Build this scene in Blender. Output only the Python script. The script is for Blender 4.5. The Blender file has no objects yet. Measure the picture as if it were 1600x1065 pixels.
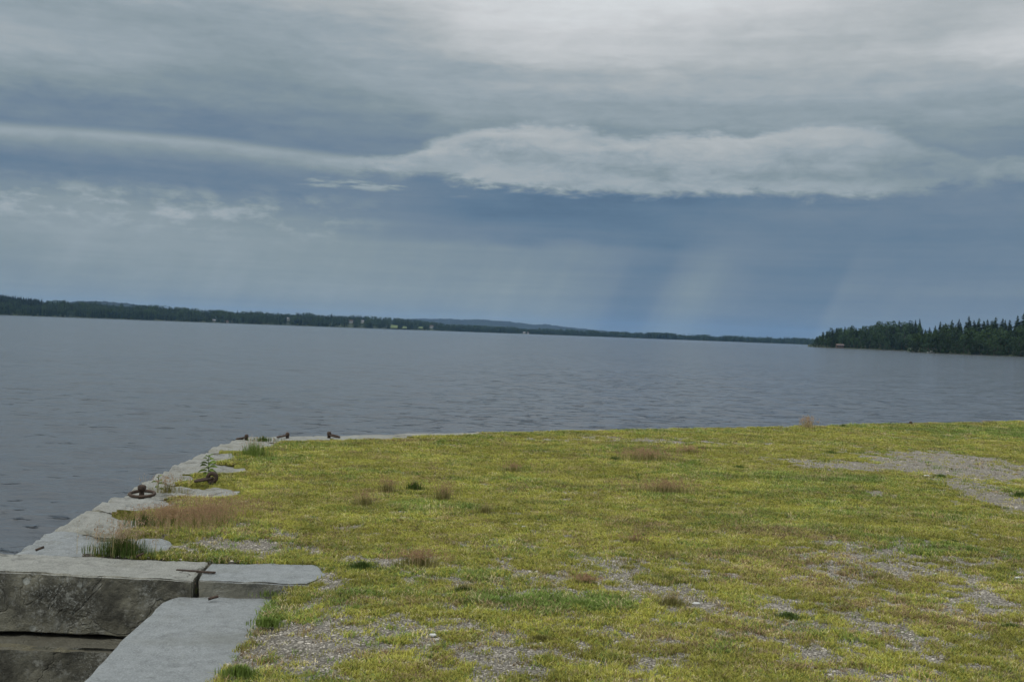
import bpy, math, random
import numpy as np
from mathutils import Vector, Matrix, noise as mnoise

random.seed(7); rng = np.random.default_rng(7)
SC = bpy.context.scene
COL = SC.collection
PI = math.pi
CAM_Z, WATER_Z = 1.8, -1.5
F = 1760.0                                   # focal length in photograph pixels

# ------------------------------------------------------------------ camera
cam_d = bpy.data.cameras.new('camera'); cam = bpy.data.objects.new('camera', cam_d); COL.objects.link(cam)
cam_d.sensor_width = 36.0; cam_d.lens = 36.0 * F / 1600.0
cam_d.clip_start = 0.1; cam_d.clip_end = 60000
CM = Matrix.Translation((0, 0, CAM_Z)) @ Matrix.Rotation(math.radians(90 - 0.44), 4, 'X') @ Matrix.Rotation(math.radians(2.165), 4, 'Z')
cam.matrix_world = CM
SC.camera = cam
RM = CM.to_3x3()

def ray(px, py):
    return (RM @ Vector(((px - 800) / F, -(py - 532.5) / F, -1))).normalized()
def at(px, py, z=0.0):
    d = ray(px, py); t = (z - CAM_Z) / d.z
    return Vector((d.x * t, d.y * t, z))
def az_el(px, py):
    d = ray(px, py)
    return math.degrees(math.atan2(d.x, d.y)), math.degrees(math.asin(d.z))
def hz_y(px):                                # picture row of the true horizon at a column
    return 489.2 + 0.0378 * px
def far(px, dist, z):                        # point in the direction of a column, at a horizontal distance
    a = math.radians(az_el(px, hz_y(px))[0])
    return Vector((math.sin(a) * dist, math.cos(a) * dist, z))

# ------------------------------------------------------------------ node expression helper
class N:
    def __init__(s, nt): s.nt = nt
    def new(s, t, **k):
        n = s.nt.nodes.new(t)
        for a, b in k.items(): setattr(n, a, b)
        return n
    def put(s, sock, v):
        if isinstance(v, bpy.types.NodeSocket): s.nt.links.new(v, sock)
        else:
            try: sock.default_value = v
            except Exception: sock.default_value = (v, v, v)
    def m(s, op, a, b=0.0, c=0.0, clamp=False):
        n = s.new('ShaderNodeMath', operation=op); n.use_clamp = clamp
        s.put(n.inputs[0], a); s.put(n.inputs[1], b)
        if len(n.inputs) > 2: s.put(n.inputs[2], c)
        return n.outputs[0]
    def add(s, a, b): return s.m('ADD', a, b)
    def sub(s, a, b): return s.m('SUBTRACT', a, b)
    def mul(s, a, b): return s.m('MULTIPLY', a, b)
    def mx(s, a, b): return s.m('MAXIMUM', a, b)
    def ss(s, lo, hi, v, a=0.0, b=1.0):
        n = s.new('ShaderNodeMapRange', interpolation_type='SMOOTHSTEP')
        s.put(n.inputs['Value'], v); s.put(n.inputs['From Min'], lo); s.put(n.inputs['From Max'], hi)
        s.put(n.inputs['To Min'], a); s.put(n.inputs['To Max'], b)
        return n.outputs[0]
    def lerp(s, f, a, b):
        n = s.new('ShaderNodeMix', data_type='FLOAT'); s.put(n.inputs[0], f); s.put(n.inputs[2], a); s.put(n.inputs[3], b)
        return n.outputs[0]
    def mix(s, f, a, b, bt='MIX'):
        n = s.new('ShaderNodeMix', data_type='RGBA', blend_type=bt)
        s.put(n.inputs[0], f)
        for i, v in ((6, a), (7, b)):
            if isinstance(v, tuple) and len(v) == 3: v = (*v, 1)
            s.put(n.inputs[i], v)
        return n.outputs[2]
    def xyz(s, a, b, c=0.0):
        n = s.new('ShaderNodeCombineXYZ'); s.put(n.inputs[0], a); s.put(n.inputs[1], b); s.put(n.inputs[2], c)
        return n.outputs[0]
    def sep(s, v):
        n = s.new('ShaderNodeSeparateXYZ'); s.put(n.inputs[0], v); return n.outputs
    def noise(s, vec, scale=1.0, detail=4.0, rough=0.5, dist=0.0, out='Fac'):
        n = s.new('ShaderNodeTexNoise'); s.put(n.inputs['Vector'], vec)
        n.inputs['Scale'].default_value = scale; n.inputs['Detail'].default_value = detail
        n.inputs['Roughness'].default_value = rough; n.inputs['Distortion'].default_value = dist
        return n.outputs[0] if out == 'Fac' else n.outputs['Color']
    def voro(s, vec, scale=1.0, out='Distance', rand=1.0):
        n = s.new('ShaderNodeTexVoronoi'); s.put(n.inputs['Vector'], vec); n.inputs['Scale'].default_value = scale
        n.inputs['Randomness'].default_value = rand
        return n.outputs[out]
    def vmul(s, v, k):
        n = s.new('ShaderNodeVectorMath', operation='MULTIPLY'); s.put(n.inputs[0], v); n.inputs[1].default_value = k
        return n.outputs[0]
    def ramp(s, f, pts):
        n = s.new('ShaderNodeValToRGB'); s.put(n.inputs[0], f); e = n.color_ramp.elements
        while len(e) < len(pts): e.new(0.5)
        for i, (p, c) in enumerate(pts): e[i].position = p; e[i].color = (*c, 1)
        return n.outputs[0]
    def curve(s, f, pts):
        n = s.new('ShaderNodeFloatCurve'); s.put(n.inputs['Value'], f)
        c = n.mapping.curves[0]; P = c.points
        n.mapping.clip_min_y = -1; n.mapping.clip_max_y = 2; n.mapping.use_clip = False
        P[0].location = pts[0]; P[1].location = pts[-1]
        for p in pts[1:-1]: P.new(*p)
        for p in P: p.handle_type = 'AUTO_CLAMPED'
        n.mapping.update()
        return n.outputs[0]

def lin(c):                                   # sRGB 0..255 -> linear
    return tuple(((v / 255) / 12.92 if v / 255 <= 0.04045 else ((v / 255 + 0.055) / 1.055) ** 2.4) for v in c)

# ------------------------------------------------------------------ world: heavy layered rain clouds
W = bpy.data.worlds.new('World'); SC.world = W; W.use_nodes = True
nt = W.node_tree; nt.nodes.clear(); g = N(nt)
SUN_EL, SUN_AZ = math.radians(48), math.radians(-125)     # sun high behind the left shoulder, veiled
skyt = g.new('ShaderNodeTexSky', sky_type='NISHITA'); skyt.sun_disc = False
skyt.sun_elevation = SUN_EL; skyt.sun_rotation = SUN_AZ
tc = g.new('ShaderNodeTexCoord').outputs['Generated']
X, Y, Z = g.sep(tc)
u = g.mul(g.m('ARCTAN2', X, Y), 180 / PI)                 # azimuth in degrees from the view axis
v = g.mul(g.m('ARCSINE', Z), 180 / PI)                    # elevation in degrees
v = g.m('MAXIMUM', v, 0.0)
# cloud wisps: streaky far off, larger overhead; domain warp
P1 = g.xyz(g.mul(u, 0.10), g.mul(v, 0.42), 3.1)
P2 = g.xyz(g.mul(u, 0.30), g.mul(v, 1.05), 8.7)
w1 = g.sub(g.noise(P1, 1.0, 6, 0.55), 0.5)
w2 = g.sub(g.noise(P1, 1.6, 6, 0.55, 0.6), 0.5)
w3 = g.sub(g.noise(P2, 1.3, 8, 0.60, 0.4), 0.5)
uw = g.add(u, g.mul(w1, 9.0)); vw = g.add(v, g.mul(w2, 1.9)); vw = g.add(vw, g.mul(w3, 0.7))
vw = g.lerp(g.ss(0.3, 3.0, v), v, vw)
def un(s): return g.m('DIVIDE', g.add(s, 40.0), 80.0, clamp=True)
uN, uN0 = un(uw), un(u)
cols = [0, 200, 400, 600, 800, 1000, 1200, 1400, 1600]
rows = [
 (0.0,  [142,142,140,140,136,126,124,130,126], 133),
 (2.0,  [140,143,142,140,134,121,121,121,118], 130),
 (4.0,  [143,147,143,138,129,119,118,113,116], 128),
 (5.0,  [144,148,139,127,112,108,114,112,115], 124),
 (6.0,  [128,123,122,118,103,104,110,112,114], 120),
 (7.0,  [112,114,116,116,104,103,110,114,116], 118),
 (8.0,  [120,120,120,120,114,112,114,118,122], 120),
 (9.0,  [118,117,119,121,122,124,127,127,124], 122),
 (10.0, [126,123,125,128,134,135,136,132,130], 128),
 (11.0, [148,141,137,141,150,149,152,149,146], 138),
 (12.5, [166,158,146,154,168,169,165,165,174], 150),
 (14.0, [156,152,156,167,194,193,180,178,202], 166),
 (16.5, [166,170,176,194,214,216,203,182,176], 178)]
L = None
for i, (vv, vals, edge) in enumerate(rows):
    pts = [(0.0, edge / 255)] + [((az_el(c, hz_y(c))[0] + 40) / 80, x / 255) for c, x in zip(cols, vals)] + [(1.0, edge / 255)]
    cv = g.curve(uN, pts)
    if L is None: L = cv
    else:
        L = g.lerp(g.ss(rows[i-1][0], vv, vw), L, cv)
# soft texture of the cloud deck
tx = g.add(g.mul(w3, 0.09), g.mul(w1, 0.10))
w4 = g.sub(g.noise(g.xyz(g.mul(u, 0.42), g.mul(v, 1.0), 21.0), 1.2, 9, 0.66, 0.5), 0.5)
tx = g.add(tx, g.mul(w4, 0.06))
tx = g.mul(tx, g.ss(4.0, 10.0, v, 0.45, 1.0))
L = g.add(L, tx)
# puffs over the rain in the left
pf = g.noise(g.xyz(g.mul(u, 0.42), g.mul(v, 1.0), 5.0), 1.2, 7, 0.6)
pfm = g.mul(g.ss(0.44, 0.66, pf), g.mul(g.ss(3.6, 5.4, v), g.ss(7.0, 5.9, v)))
pfm = g.mul(pfm, g.ss(-5.0, -11.0, u))
L = g.add(L, g.mul(pfm, 0.10))
# the pale cloud bank with a crisp upper and lower rim
thick0 = g.ss(-12.0, -3.5, u)
def bank(top, bot, amp0, soft_t, soft_b):
    amp = g.lerp(thick0, amp0 * 0.13, amp0)
    f = lambda P: [(0.0, P[0][1] / 20)] + [((az_el(x, hz_y(x))[0] + 40) / 80, (hz_y(x) - y) / 30.7 / 20) for x, y in P[1:-1]] + [(1.0, P[-1][1] / 20)]
    t = g.mul(g.curve(uN0, f(top)), 20); b = g.mul(g.curve(uN0, f(bot)), 20)
    wob = g.mul(w3, amp); wob2 = g.mul(g.sub(g.noise(P2, 2.6, 9, 0.66), 0.5), g.mul(amp, 0.7))
    vv2 = g.add(v, g.add(g.mul(w4, g.mul(amp, 1.3)), g.add(wob, wob2)))
    dt = g.sub(t, vv2); db = g.sub(vv2, b)
    return g.mul(g.ss(0.0, soft_t, dt), g.ss(0.0, soft_b, db)), dt, db
top = [(0, 8.6), (0, 216), (150, 216), (300, 221), (430, 232), (560, 243), (610, 240), (680, 213), (760, 196), (860, 192), (930, 205), (1010, 211), (1150, 215), (1240, 205), (1330, 206), (1385, 222), (1450, 252), (1520, 264), (1600, 269), (0, 8.5)]
bot = [(0, 7.4), (0, 285), (150, 288), (300, 290), (430, 288), (560, 286), (680, 290), (790, 303), (900, 314), (1010, 319), (1150, 317), (1240, 322), (1340, 326), (1450, 318), (1600, 318), (0, 7.2)]
bm, dt, db = bank(top, bot, 0.90, 0.60, 0.60)
fade = g.curve(uN0, [(0, 0.7), ((-24.4 + 40) / 80, 0.85), (0.31, 0.92), (0.42, 0.95), (0.5, 1.0), (0.62, 1.0), ((14 + 40) / 80, 0.92), ((17.5 + 40) / 80, 0.72), ((20 + 40) / 80, 0.5), (1, 0.45)])
thick = g.ss(-10.0, -1.0, u)                                # thin and fading downward on the left, thick in the middle
bodyL = g.add(g.ss(1.9, 0.0, dt, 0.650, 0.705), g.add(g.mul(w4, 0.12), g.mul(w1, 0.20)))
thin = g.lerp(thick, g.ss(1.7, 0.0, dt), 1.0)
bm = g.mul(g.mul(bm, fade), thin)
bm = g.mul(bm, g.ss(-0.34, 0.02, g.add(g.mul(w1, 1.2), g.mul(w4, 0.35)), g.lerp(thick0, 0.9, 0.50), 1.0))
L = g.lerp(bm, L, bodyL)
# little torn scraps below the bank
scr = g.noise(g.xyz(g.mul(u, 0.25), g.mul(v, 1.7), 11.0), 1.3, 6, 0.6)
sm = g.mul(g.mul(g.ss(0.55, 0.70, scr), g.ss(6.6, 7.0, v)), g.mul(g.ss(7.7, 7.3, v), g.mul(g.ss(-11.5, -10.0, u), g.ss(3.0, -1.0, u))))
L = g.add(L, g.mul(sm, 0.16))
# rain shafts: slanted veils between cloud base and horizon
us = g.sub(u, g.mul(g.add(v, g.mul(w3, 0.5)), 0.45))
shaft = g.curve(g.m('DIVIDE', g.add(us, 5.0), 30.0, clamp=True),
    [(0.0, 0.5), (0.19, 0.60), (0.29, 0.52), (0.335, 0.22), (0.365, 0.24), (0.42, 0.72), (0.47, 0.60), (0.53, 0.36), (0.645, 0.28), (0.675, 0.52), (0.75, 0.5), (1.0, 0.5)])
rn = g.noise(g.xyz(g.mul(us, 0.55), g.mul(v, 0.06), 2.0), 1.0, 5, 0.55)
low = g.ss(6.2, 2.5, v)
L = g.add(L, g.mul(g.mul(g.mul(g.sub(shaft, 0.5), g.ss(.3, .6, rn, .65, 1.15)), low), 0.145))
L = g.add(L, g.mul(g.mul(g.sub(rn, 0.5), low), 0.055))
band = g.noise(g.xyz(g.mul(u, 0.04), g.mul(v, 1.6), 6.0), 1.0, 5, 0.6)
L = g.add(L, g.mul(g.mul(g.sub(band, 0.5), g.ss(0.0, 1.0, v)), 0.07))
# rise of an overcast sky toward the zenith
SR = [(95, (80, 105, 130)), (105, (92, 117, 140)), (118, (109, 128, 146)), (130, (121, 138, 150)), (142, (133, 148, 155)), (160, (152, 164, 171)), (176, (171, 178, 181)), (205, (202, 205, 207)), (222, (216, 220, 222))]
colr = g.ramp(L, [(a / 255, lin(c)) for a, c in SR])
zen = g.ss(16.0, 60.0, v, 1.0, 3.3)
cloud = g.mix(1.0, colr, g.xyz(zen, zen, zen), 'MULTIPLY')
cloud10 = g.new('ShaderNodeVectorMath', operation='SCALE'); g.put(cloud10.inputs[0], cloud); cloud10.inputs['Scale'].default_value = 10.0
out = g.mix(0.96, skyt.outputs[0], cloud10.outputs[0])
bg = g.new('ShaderNodeBackground'); g.put(bg.inputs[0], out); bg.inputs[1].default_value = 0.10
wo = g.new('ShaderNodeOutputWorld'); nt.links.new(bg.outputs[0], wo.inputs[0])

sd = bpy.data.lights.new('sun', 'SUN'); sd.energy = 1.5; sd.angle = math.radians(14); sd.color = (1.0, 0.965, 0.90)
sun = bpy.data.objects.new('sun', sd); COL.objects.link(sun)
sdir = Vector((math.sin(SUN_AZ) * math.cos(SUN_EL), math.cos(SUN_AZ) * math.cos(SUN_EL), math.sin(SUN_EL)))
sun.rotation_euler = sdir.to_track_quat('Z', 'Y').to_euler(); sun.location = (0, -5, 20)

SC.render.engine = 'CYCLES'
SC.view_settings.view_transform = 'Standard'; SC.view_settings.look = 'None'
SC.view_settings.exposure = 0.0; SC.view_settings.gamma = 1.0; SC.view_settings.use_curve_mapping = False

# ------------------------------------------------------------------ object helpers
def tag(o, label=None, cat=None, group=None, kind=None):
    if label: o['label'] = label
    if cat: o['category'] = cat
    if group: o['group'] = group
    if kind: o['kind'] = kind
    return o
def empty(name, loc=(0, 0, 0), rz=0.0):
    o = bpy.data.objects.new(name, None); o.location = loc; o.rotation_euler = (0, 0, rz); o.empty_display_size = 0.2
    COL.objects.link(o); return o
def mesh_obj(name, verts, faces, mats, parent=None, smooth=False, midx=None, link=True):
    me = bpy.data.meshes.new(name); me.from_pydata([tuple(p) for p in verts], [], faces)
    for mt in (mats if isinstance(mats, (list, tuple)) else [mats]): me.materials.append(mt)
    if midx is not None: me.polygons.foreach_set('material_index', midx)
    if smooth: me.polygons.foreach_set('use_smooth', [True] * len(faces))
    me.update()
    o = bpy.data.objects.new(name, me)
    if link: COL.objects.link(o)
    if parent: o.parent = parent
    return o
def fast_mesh(name, V, Q, mat, smooth=True):
    me = bpy.data.meshes.new(name); me.vertices.add(len(V)); me.vertices.foreach_set('co', V.astype(np.float32).ravel())
    me.loops.add(Q.size); me.loops.foreach_set('vertex_index', Q.astype(np.int32).ravel())
    k = Q.shape[1]; me.polygons.add(len(Q)); me.polygons.foreach_set('loop_start', np.arange(0, Q.size, k, dtype=np.int32))
    me.polygons.foreach_set('use_smooth', np.full(len(Q), smooth)); me.materials.append(mat); me.update(); me.validate()
    o = bpy.data.objects.new(name, me); COL.objects.link(o); return o
def grid_quads(nr, nc, keep=None):
    i = np.arange(nr - 1)[:, None] * nc + np.arange(nc - 1)[None, :]
    Q = np.stack([i, i + 1, i + nc + 1, i + nc], -1)
    Q = Q.reshape(-1, 4)
    return Q if keep is None else Q[keep.ravel()]

def _h(ix, iy, seed):
    n = (ix.astype(np.int64) * 374761393 + iy.astype(np.int64) * 668265263 + seed * 1442695041) & 0x7fffffff
    n = ((n ^ (n >> 13)) * 1274126177) & 0x7fffffff
    return ((n ^ (n >> 16)) & 0xffff) / 65535.0
def vnoise(x, y, seed=0):
    x0 = np.floor(x); y0 = np.floor(y); fx = x - x0; fy = y - y0
    fx = fx * fx * (3 - 2 * fx); fy = fy * fy * (3 - 2 * fy)
    a = _h(x0, y0, seed); b = _h(x0 + 1, y0, seed); c = _h(x0, y0 + 1, seed); d = _h(x0 + 1, y0 + 1, seed)
    return (a * (1 - fx) + b * fx) * (1 - fy) + (c * (1 - fx) + d * fx) * fy
def fbm(x, y, seed=0, oct=4, rough=0.5):
    s = 0; a = 1; t = 0
    for k in range(oct):
        s = s + a * vnoise(x * 2 ** k + 17.3 * k, y * 2 ** k - 9.1 * k, seed + k); t += a; a *= rough
    return s / t
def sstep(a, b, x):
    t = np.clip((x - a) / (b - a), 0, 1); return t * t * (3 - 2 * t)

# ------------------------------------------------------------------ materials
def mat(name):
    m = bpy.data.materials.new(name); m.use_nodes = True; t = m.node_tree; t.nodes.clear(); q = N(t)
    b = q.new('ShaderNodeBsdfPrincipled'); o = q.new('ShaderNodeOutputMaterial'); t.links.new(b.outputs[0], o.inputs[0])
    return m, q, b
def bump(q, b, h, strength, dist):
    n = q.new('ShaderNodeBump'); q.put(n.inputs['Height'], h); n.inputs['Strength'].default_value = strength
    n.inputs['Distance'].default_value = dist; q.put(b.inputs['Normal'], n.outputs[0]); return n

def granite(name, tint, stain=1.0, warm=(1, 1, 1), crack=0.5):
    m, q, b = mat(name)
    geo = q.new('ShaderNodeNewGeometry'); P = geo.outputs['Position']; nz = q.add(q.sep(geo.outputs['Normal'])[2], q.mul(q.sub(q.noise(P, 18, 5, .7), 0.5), 0.5))
    big = q.noise(P, 1.3, 5, 0.6); mid = q.noise(P, 9, 6, 0.65); fine = q.noise(P, 85, 4, 0.7); sp = q.voro(P, 160)
    c = q.mix(q.ss(0.3, 0.7, mid), tuple(t * 0.80 for t in tint), tuple(t * 1.14 for t in tint))
    c = q.mix(q.ss(0.42, 0.72, fine), c, tuple(t * 1.5 for t in tint))
    c = q.mix(q.mul(q.ss(0.60, 0.72, q.noise(P, 70, 4, 0.8)), 0.75), c, tuple(t * 0.42 for t in tint))
    # streaks of split stone, worn dirt
    st = q.noise(q.vmul(P, (3.5, 12, 6)), 1.0, 5, 0.6)
    c = q.mix(q.mul(q.ss(0.50, 0.68, st), 0.35 * crack), c, tuple(t * 0.55 for t in tint))
    c = q.mix(q.mul(q.ss(0.55, 0.68, q.noise(P, 5.5, 7, 0.75)), 0.45 + .35 * crack), c, tuple(t * 0.5 for t in tint))
    ck = q.noise(q.vmul(P, (1.0, 1.7, 1.3)), 1.3, 4, 0.55, 0.5); ckl = q.ss(0.010, 0.002, q.m('ABSOLUTE', q.sub(ck, 0.5)))
    c = q.mix(q.mul(ckl, q.mul(crack, q.ss(0.5, 0.62, q.noise(P, 1.7, 3, .5)))), c, (0.035, 0.033, 0.026))
    c = q.mix(q.mul(q.ss(0.58, 0.70, q.noise(P, 38, 4, 0.8)), 0.55), c, tuple(t * 0.45 for t in tint))
    c = q.mix(q.mul(q.ss(0.56, 0.66, q.noise(P, 11, 7, 0.8, 1.0)), 0.4), c, (0.24, 0.245, 0.22))
    c = q.mix(q.mul(q.ss(0.48, 0.70, big), 0.55), c, tuple(a * w * 0.72 for a, w in zip(tint, (1.0, 0.96, 0.82))))
    # sides: black water stain, moss brown, pale lichen crust
    side = q.ss(0.70, 0.20, nz)
    dark = q.mix(q.ss(0.38, 0.62, q.noise(P, 3.2, 6, 0.65)), (0.055, 0.052, 0.040), (0.165, 0.155, 0.115))
    dark = q.mix(q.ss(0.52, 0.70, q.noise(P, 14, 6, 0.7)), dark, (0.21, 0.205, 0.175))
    lich = q.mul(q.ss(0.50, 0.66, q.noise(P, 60, 5, 0.75)), q.ss(0.42, 0.56, q.noise(q.vmul(P, (1.6, 1.6, 0.7)), 1.5, 3, 0.5)))
    dark = q.mix(q.mul(lich, 0.9), dark, (0.27, 0.27, 0.24))
    vd = q.voro(P, 6.5); vs = q.ss(0.18, 0.13, q.add(vd, q.mul(q.sub(mid, 0.5), 0.10)))
    dark = q.mix(q.mul(vs, q.mul(0.75, q.ss(0.5, 0.6, q.noise(P, 1.9, 2, 0.5)))), dark, (0.33, 0.34, 0.31))
    c = q.mix(q.mul(side, stain), c, dark)
    # ochre fringe just below the arris
    c = q.mix(q.mul(q.mul(q.ss(0.2, 0.55, nz), q.ss(0.95, 0.7, nz)), 0.45 * stain), c, (0.15, 0.13, 0.075))
    q.put(b.inputs['Base Color'], c); b.inputs['Roughness'].default_value = 0.88; b.inputs['Specular IOR Level'].default_value = 0.25
    h = q.add(q.mul(q.noise(P, 22, 8, 0.68), 1.0), q.mul(fine, 0.35)); h = q.add(h, q.mul(st, 0.6 * crack)); h = q.sub(h, q.mul(ckl, 0.8 * crack)); h = q.add(h, q.mul(q.noise(P, 9, 6, .65), .9 * crack + .3))
    bump(q, b, h, 1.0, 0.016)
    return m
M_slab = granite('blue_grey_granite', (0.190, 0.198, 0.196), 0.85, crack=0.12)
M_cap = granite('weathered_granite', (0.215, 0.211, 0.190), 1.0, crack=0.9)
M_light = granite('pale_granite', (0.210, 0.206, 0.183), 1.0)
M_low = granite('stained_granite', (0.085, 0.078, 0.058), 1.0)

def simple(name, c, rough=0.8, var=0.35, scale=8, c2=None, bmp=0.0, metal=0.0):
    m, q, b = mat(name)
    P = q.new('ShaderNodeNewGeometry').outputs['Position']
    n = q.noise(P, scale, 5, 0.6)
    col = q.mix(q.ss(0.3, 0.7, n), tuple(x * (1 - var) for x in c), c2 or tuple(x * (1 + var) for x in c))
    q.put(b.inputs['Base Color'], col); b.inputs['Roughness'].default_value = rough; b.inputs['Metallic'].default_value = metal
    b.inputs['Specular IOR Level'].default_value = 0.25
    if bmp: bump(q, b, n, 0.8, bmp)
    return m
M_iron = simple('rusted_iron', (0.045, 0.036, 0.030), 0.85, 0.4, 60, (0.085, 0.055, 0.038), 0.004)
M_mud = simple('dark_soil', (0.06, 0.048, 0.034), 0.95, 0.4, 12, None, 0.02)

def leafy(name, c, trans=0.25, inst=False, objvar=0.0):
    m, q, b = mat(name)
    if inst:
        a = q.new('ShaderNodeAttribute', attribute_type='INSTANCER', attribute_name='col'); col = a.outputs['Color']
    else:
        col = (*c, 1)
    P = q.new('ShaderNodeNewGeometry').outputs['Position']
    k = q.ss(0.3, 0.7, q.noise(P, 0.35 if objvar else 30, 3, 0.6), 0.72, 1.28)
    if objvar:
        r = q.new('ShaderNodeObjectInfo').outputs['Random']; k = q.mul(k, q.ss(0, 1, r, 1 - objvar, 1 + objvar))
    col = q.mix(1.0, col, q.xyz(k, k, k), 'MULTIPLY')
    q.put(b.inputs['Base Color'], col); b.inputs['Roughness'].default_value = 0.75; b.inputs['Specular IOR Level'].default_value = 0.15
    if trans:
        t = q.new('ShaderNodeBsdfTranslucent'); q.put(t.inputs[0], col)
        ms = q.new('ShaderNodeMixShader'); ms.inputs[0].default_value = trans
        o = [n for n in q.nt.nodes if n.type == 'OUTPUT_MATERIAL'][0]
        q.nt.links.new(b.outputs[0], ms.inputs[1]); q.nt.links.new(t.outputs[0], ms.inputs[2]); q.nt.links.new(ms.outputs[0], o.inputs[0])
    return m

# ------------------------------------------------------------------ quay layout (metres; quay top at z = 0)
WX = -4.28                                                  # west face of the quay
EA = at(392, 681); EB = at(1600, 658.5)                    # outer edge of the far side
ED = (EB - EA).normalized(); EN = Vector((ED.y, -ED.x, 0)) # along the edge; pointing inland
if EN.y > 0: EN = -EN
def edge_s(x, y): return (x - EA.x) * EN.x + (y - EA.y) * EN.y      # distance inland of the far edge
def edge_t(x, y): return (x - EA.x) * ED.x + (y - EA.y) * ED.y
REC_X = at(276, 932, -0.11).x                               # face of the recess running toward the camera
REC_Y = at(150, 897).y                                      # face of the recess looking at the camera

def polyat(pl, t):
    d = [0]
    for a, b in zip(pl, pl[1:]): d.append(d[-1] + math.hypot(b[0] - a[0], b[1] - a[1]))
    s = t * d[-1]
    for i in range(len(pl) - 1):
        if s <= d[i + 1] + 1e-9:
            k = (s - d[i]) / max(1e-9, d[i + 1] - d[i])
            return pl[i][0] + (pl[i + 1][0] - pl[i][0]) * k, pl[i][1] + (pl[i + 1][1] - pl[i][1]) * k
    return pl[-1]
def plen(pl): return sum(math.hypot(b[0] - a[0], b[1] - a[1]) for a, b in zip(pl, pl[1:]))
def params(length, res, e):
    n = max(1, int(round((length - 2 * e) / res)))
    return [0] + [(e + (length - 2 * e) * i / n) / length for i in range(n + 1)] + [1]
def block(name, Lp, Rp, ztop, thick, m, parent, res=0.06, amp=0.014, chip=0.022, tilt=0.0, seed=0, pit=0.0):
    """rough stone between a left and a right side line (front to back)"""
    wid = math.hypot(Lp[0][0] - Rp[0][0], Lp[0][1] - Rp[0][1]); ln = (plen(Lp) + plen(Rp)) / 2
    S = params(wid, res, chip); T = params(ln, res, chip); Wz = params(thick, res * 1.3, chip)
    ns, ntt, nz = len(S), len(T), len(Wz); idx = {}; V = []
    cx = (Lp[0][0] + Rp[-1][0]) / 2; cy = (Lp[0][1] + Rp[-1][1]) / 2
    Lt = [polyat(Lp, t) for t in T]; Rt = [polyat(Rp, t) for t in T]; off = Vector((seed * 7.3, seed * 3.1, seed * 1.7))
    def vid(i, j, k):
        key = (i, j, k)
        if key in idx: return idx[key]
        s, t, w = S[i], T[j], Wz[k]
        x = Lt[j][0] * (1 - s) + Rt[j][0] * s; y = Lt[j][1] * (1 - s) + Rt[j][1] * s; z = ztop - thick * (1 - w)
        es, et, ez = i in (0, ns - 1), j in (0, ntt - 1), k in (0, nz - 1)
        p = Vector((x, y, z)) + off
        ch = chip * (0.35 + 1.1 * max(0, mnoise.noise(p * 5.0) + 0.35) + 0.8 * abs(mnoise.noise(p * 17)))
        ch = min(ch, chip * .92)
        c = Vector(((Rt[j][0] - Lt[j][0]), (Rt[j][1] - Lt[j][1]), 0)).normalized(); b = Vector((-c.y, c.x, 0))
        q = Vector((x, y, z))
        if es + et + ez >= 2:
            if es: q += c * ch * (1 if i == 0 else -1)
            if et: q += b * ch * (1 if j == 0 else -1)
            if ez: q.z += ch * (1 if k == 0 else -1) * 0.8
        nv = mnoise.noise_vector(p * 1.7) * amp * 1.6 + mnoise.noise_vector(p * 6) * amp * 0.9 + mnoise.noise_vector(p * 19) * amp * 0.35
        if es or et: q += Vector((nv.x, nv.y, nv.z * 0.4))
        else: q += Vector((nv.x * 0.2, nv.y * 0.2, nv.z * 0.75))
        q.z += tilt * (s - 0.5) * wid
        if pit and k > 0:
            pz = Vector((x * 1.3, y * 2.6, seed)); q.z -= pit * max(0, abs(mnoise.noise(pz)) * 1.6 + 0.5 * mnoise.noise(pz * 3.3) - 0.18) * (w if w < 1 else 1)
        idx[key] = len(V); V.append(q); return idx[key]
    Fc = []
    for i in range(ns - 1):
        for j in range(ntt - 1):
            Fc.append((vid(i, j, nz - 1), vid(i + 1, j, nz - 1), vid(i + 1, j + 1, nz - 1), vid(i, j + 1, nz - 1)))
            Fc.append((vid(i, j, 0), vid(i, j + 1, 0), vid(i + 1, j + 1, 0), vid(i + 1, j, 0)))
    for k in range(nz - 1):
        for i in range(ns - 1):
            Fc.append((vid(i, 0, k), vid(i + 1, 0, k), vid(i + 1, 0, k + 1), vid(i, 0, k + 1)))
            Fc.append((vid(i, ntt - 1, k), vid(i, ntt - 1, k + 1), vid(i + 1, ntt - 1, k + 1), vid(i + 1, ntt - 1, k)))
        for j in range(ntt - 1):
            Fc.append((vid(0, j, k), vid(0, j, k + 1), vid(0, j + 1, k + 1), vid(0, j + 1, k)))
            Fc.append((vid(ns - 1, j, k), vid(ns - 1, j + 1, k), vid(ns - 1, j + 1, k + 1), vid(ns - 1, j, k + 1)))
    return mesh_obj(name, V, Fc, m, parent, smooth=False)

FOOT = []                                                   # stone footprints (polygons) with their top level
def foot(Lp, Rp): FOOT.append([tuple(p[:2]) for p in Lp] + [tuple(p[:2]) for p in reversed(Rp)])
quay = empty('stone_quay', (WX + 1, 12, 0)); quay.location = (0, 0, 0)
tag(quay, 'old granite quay of rough grey capstones running along the lake edge', 'quay')
P2 = lambda px, py, z=0.0: tuple(at(px, py, z)[:2])

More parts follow.
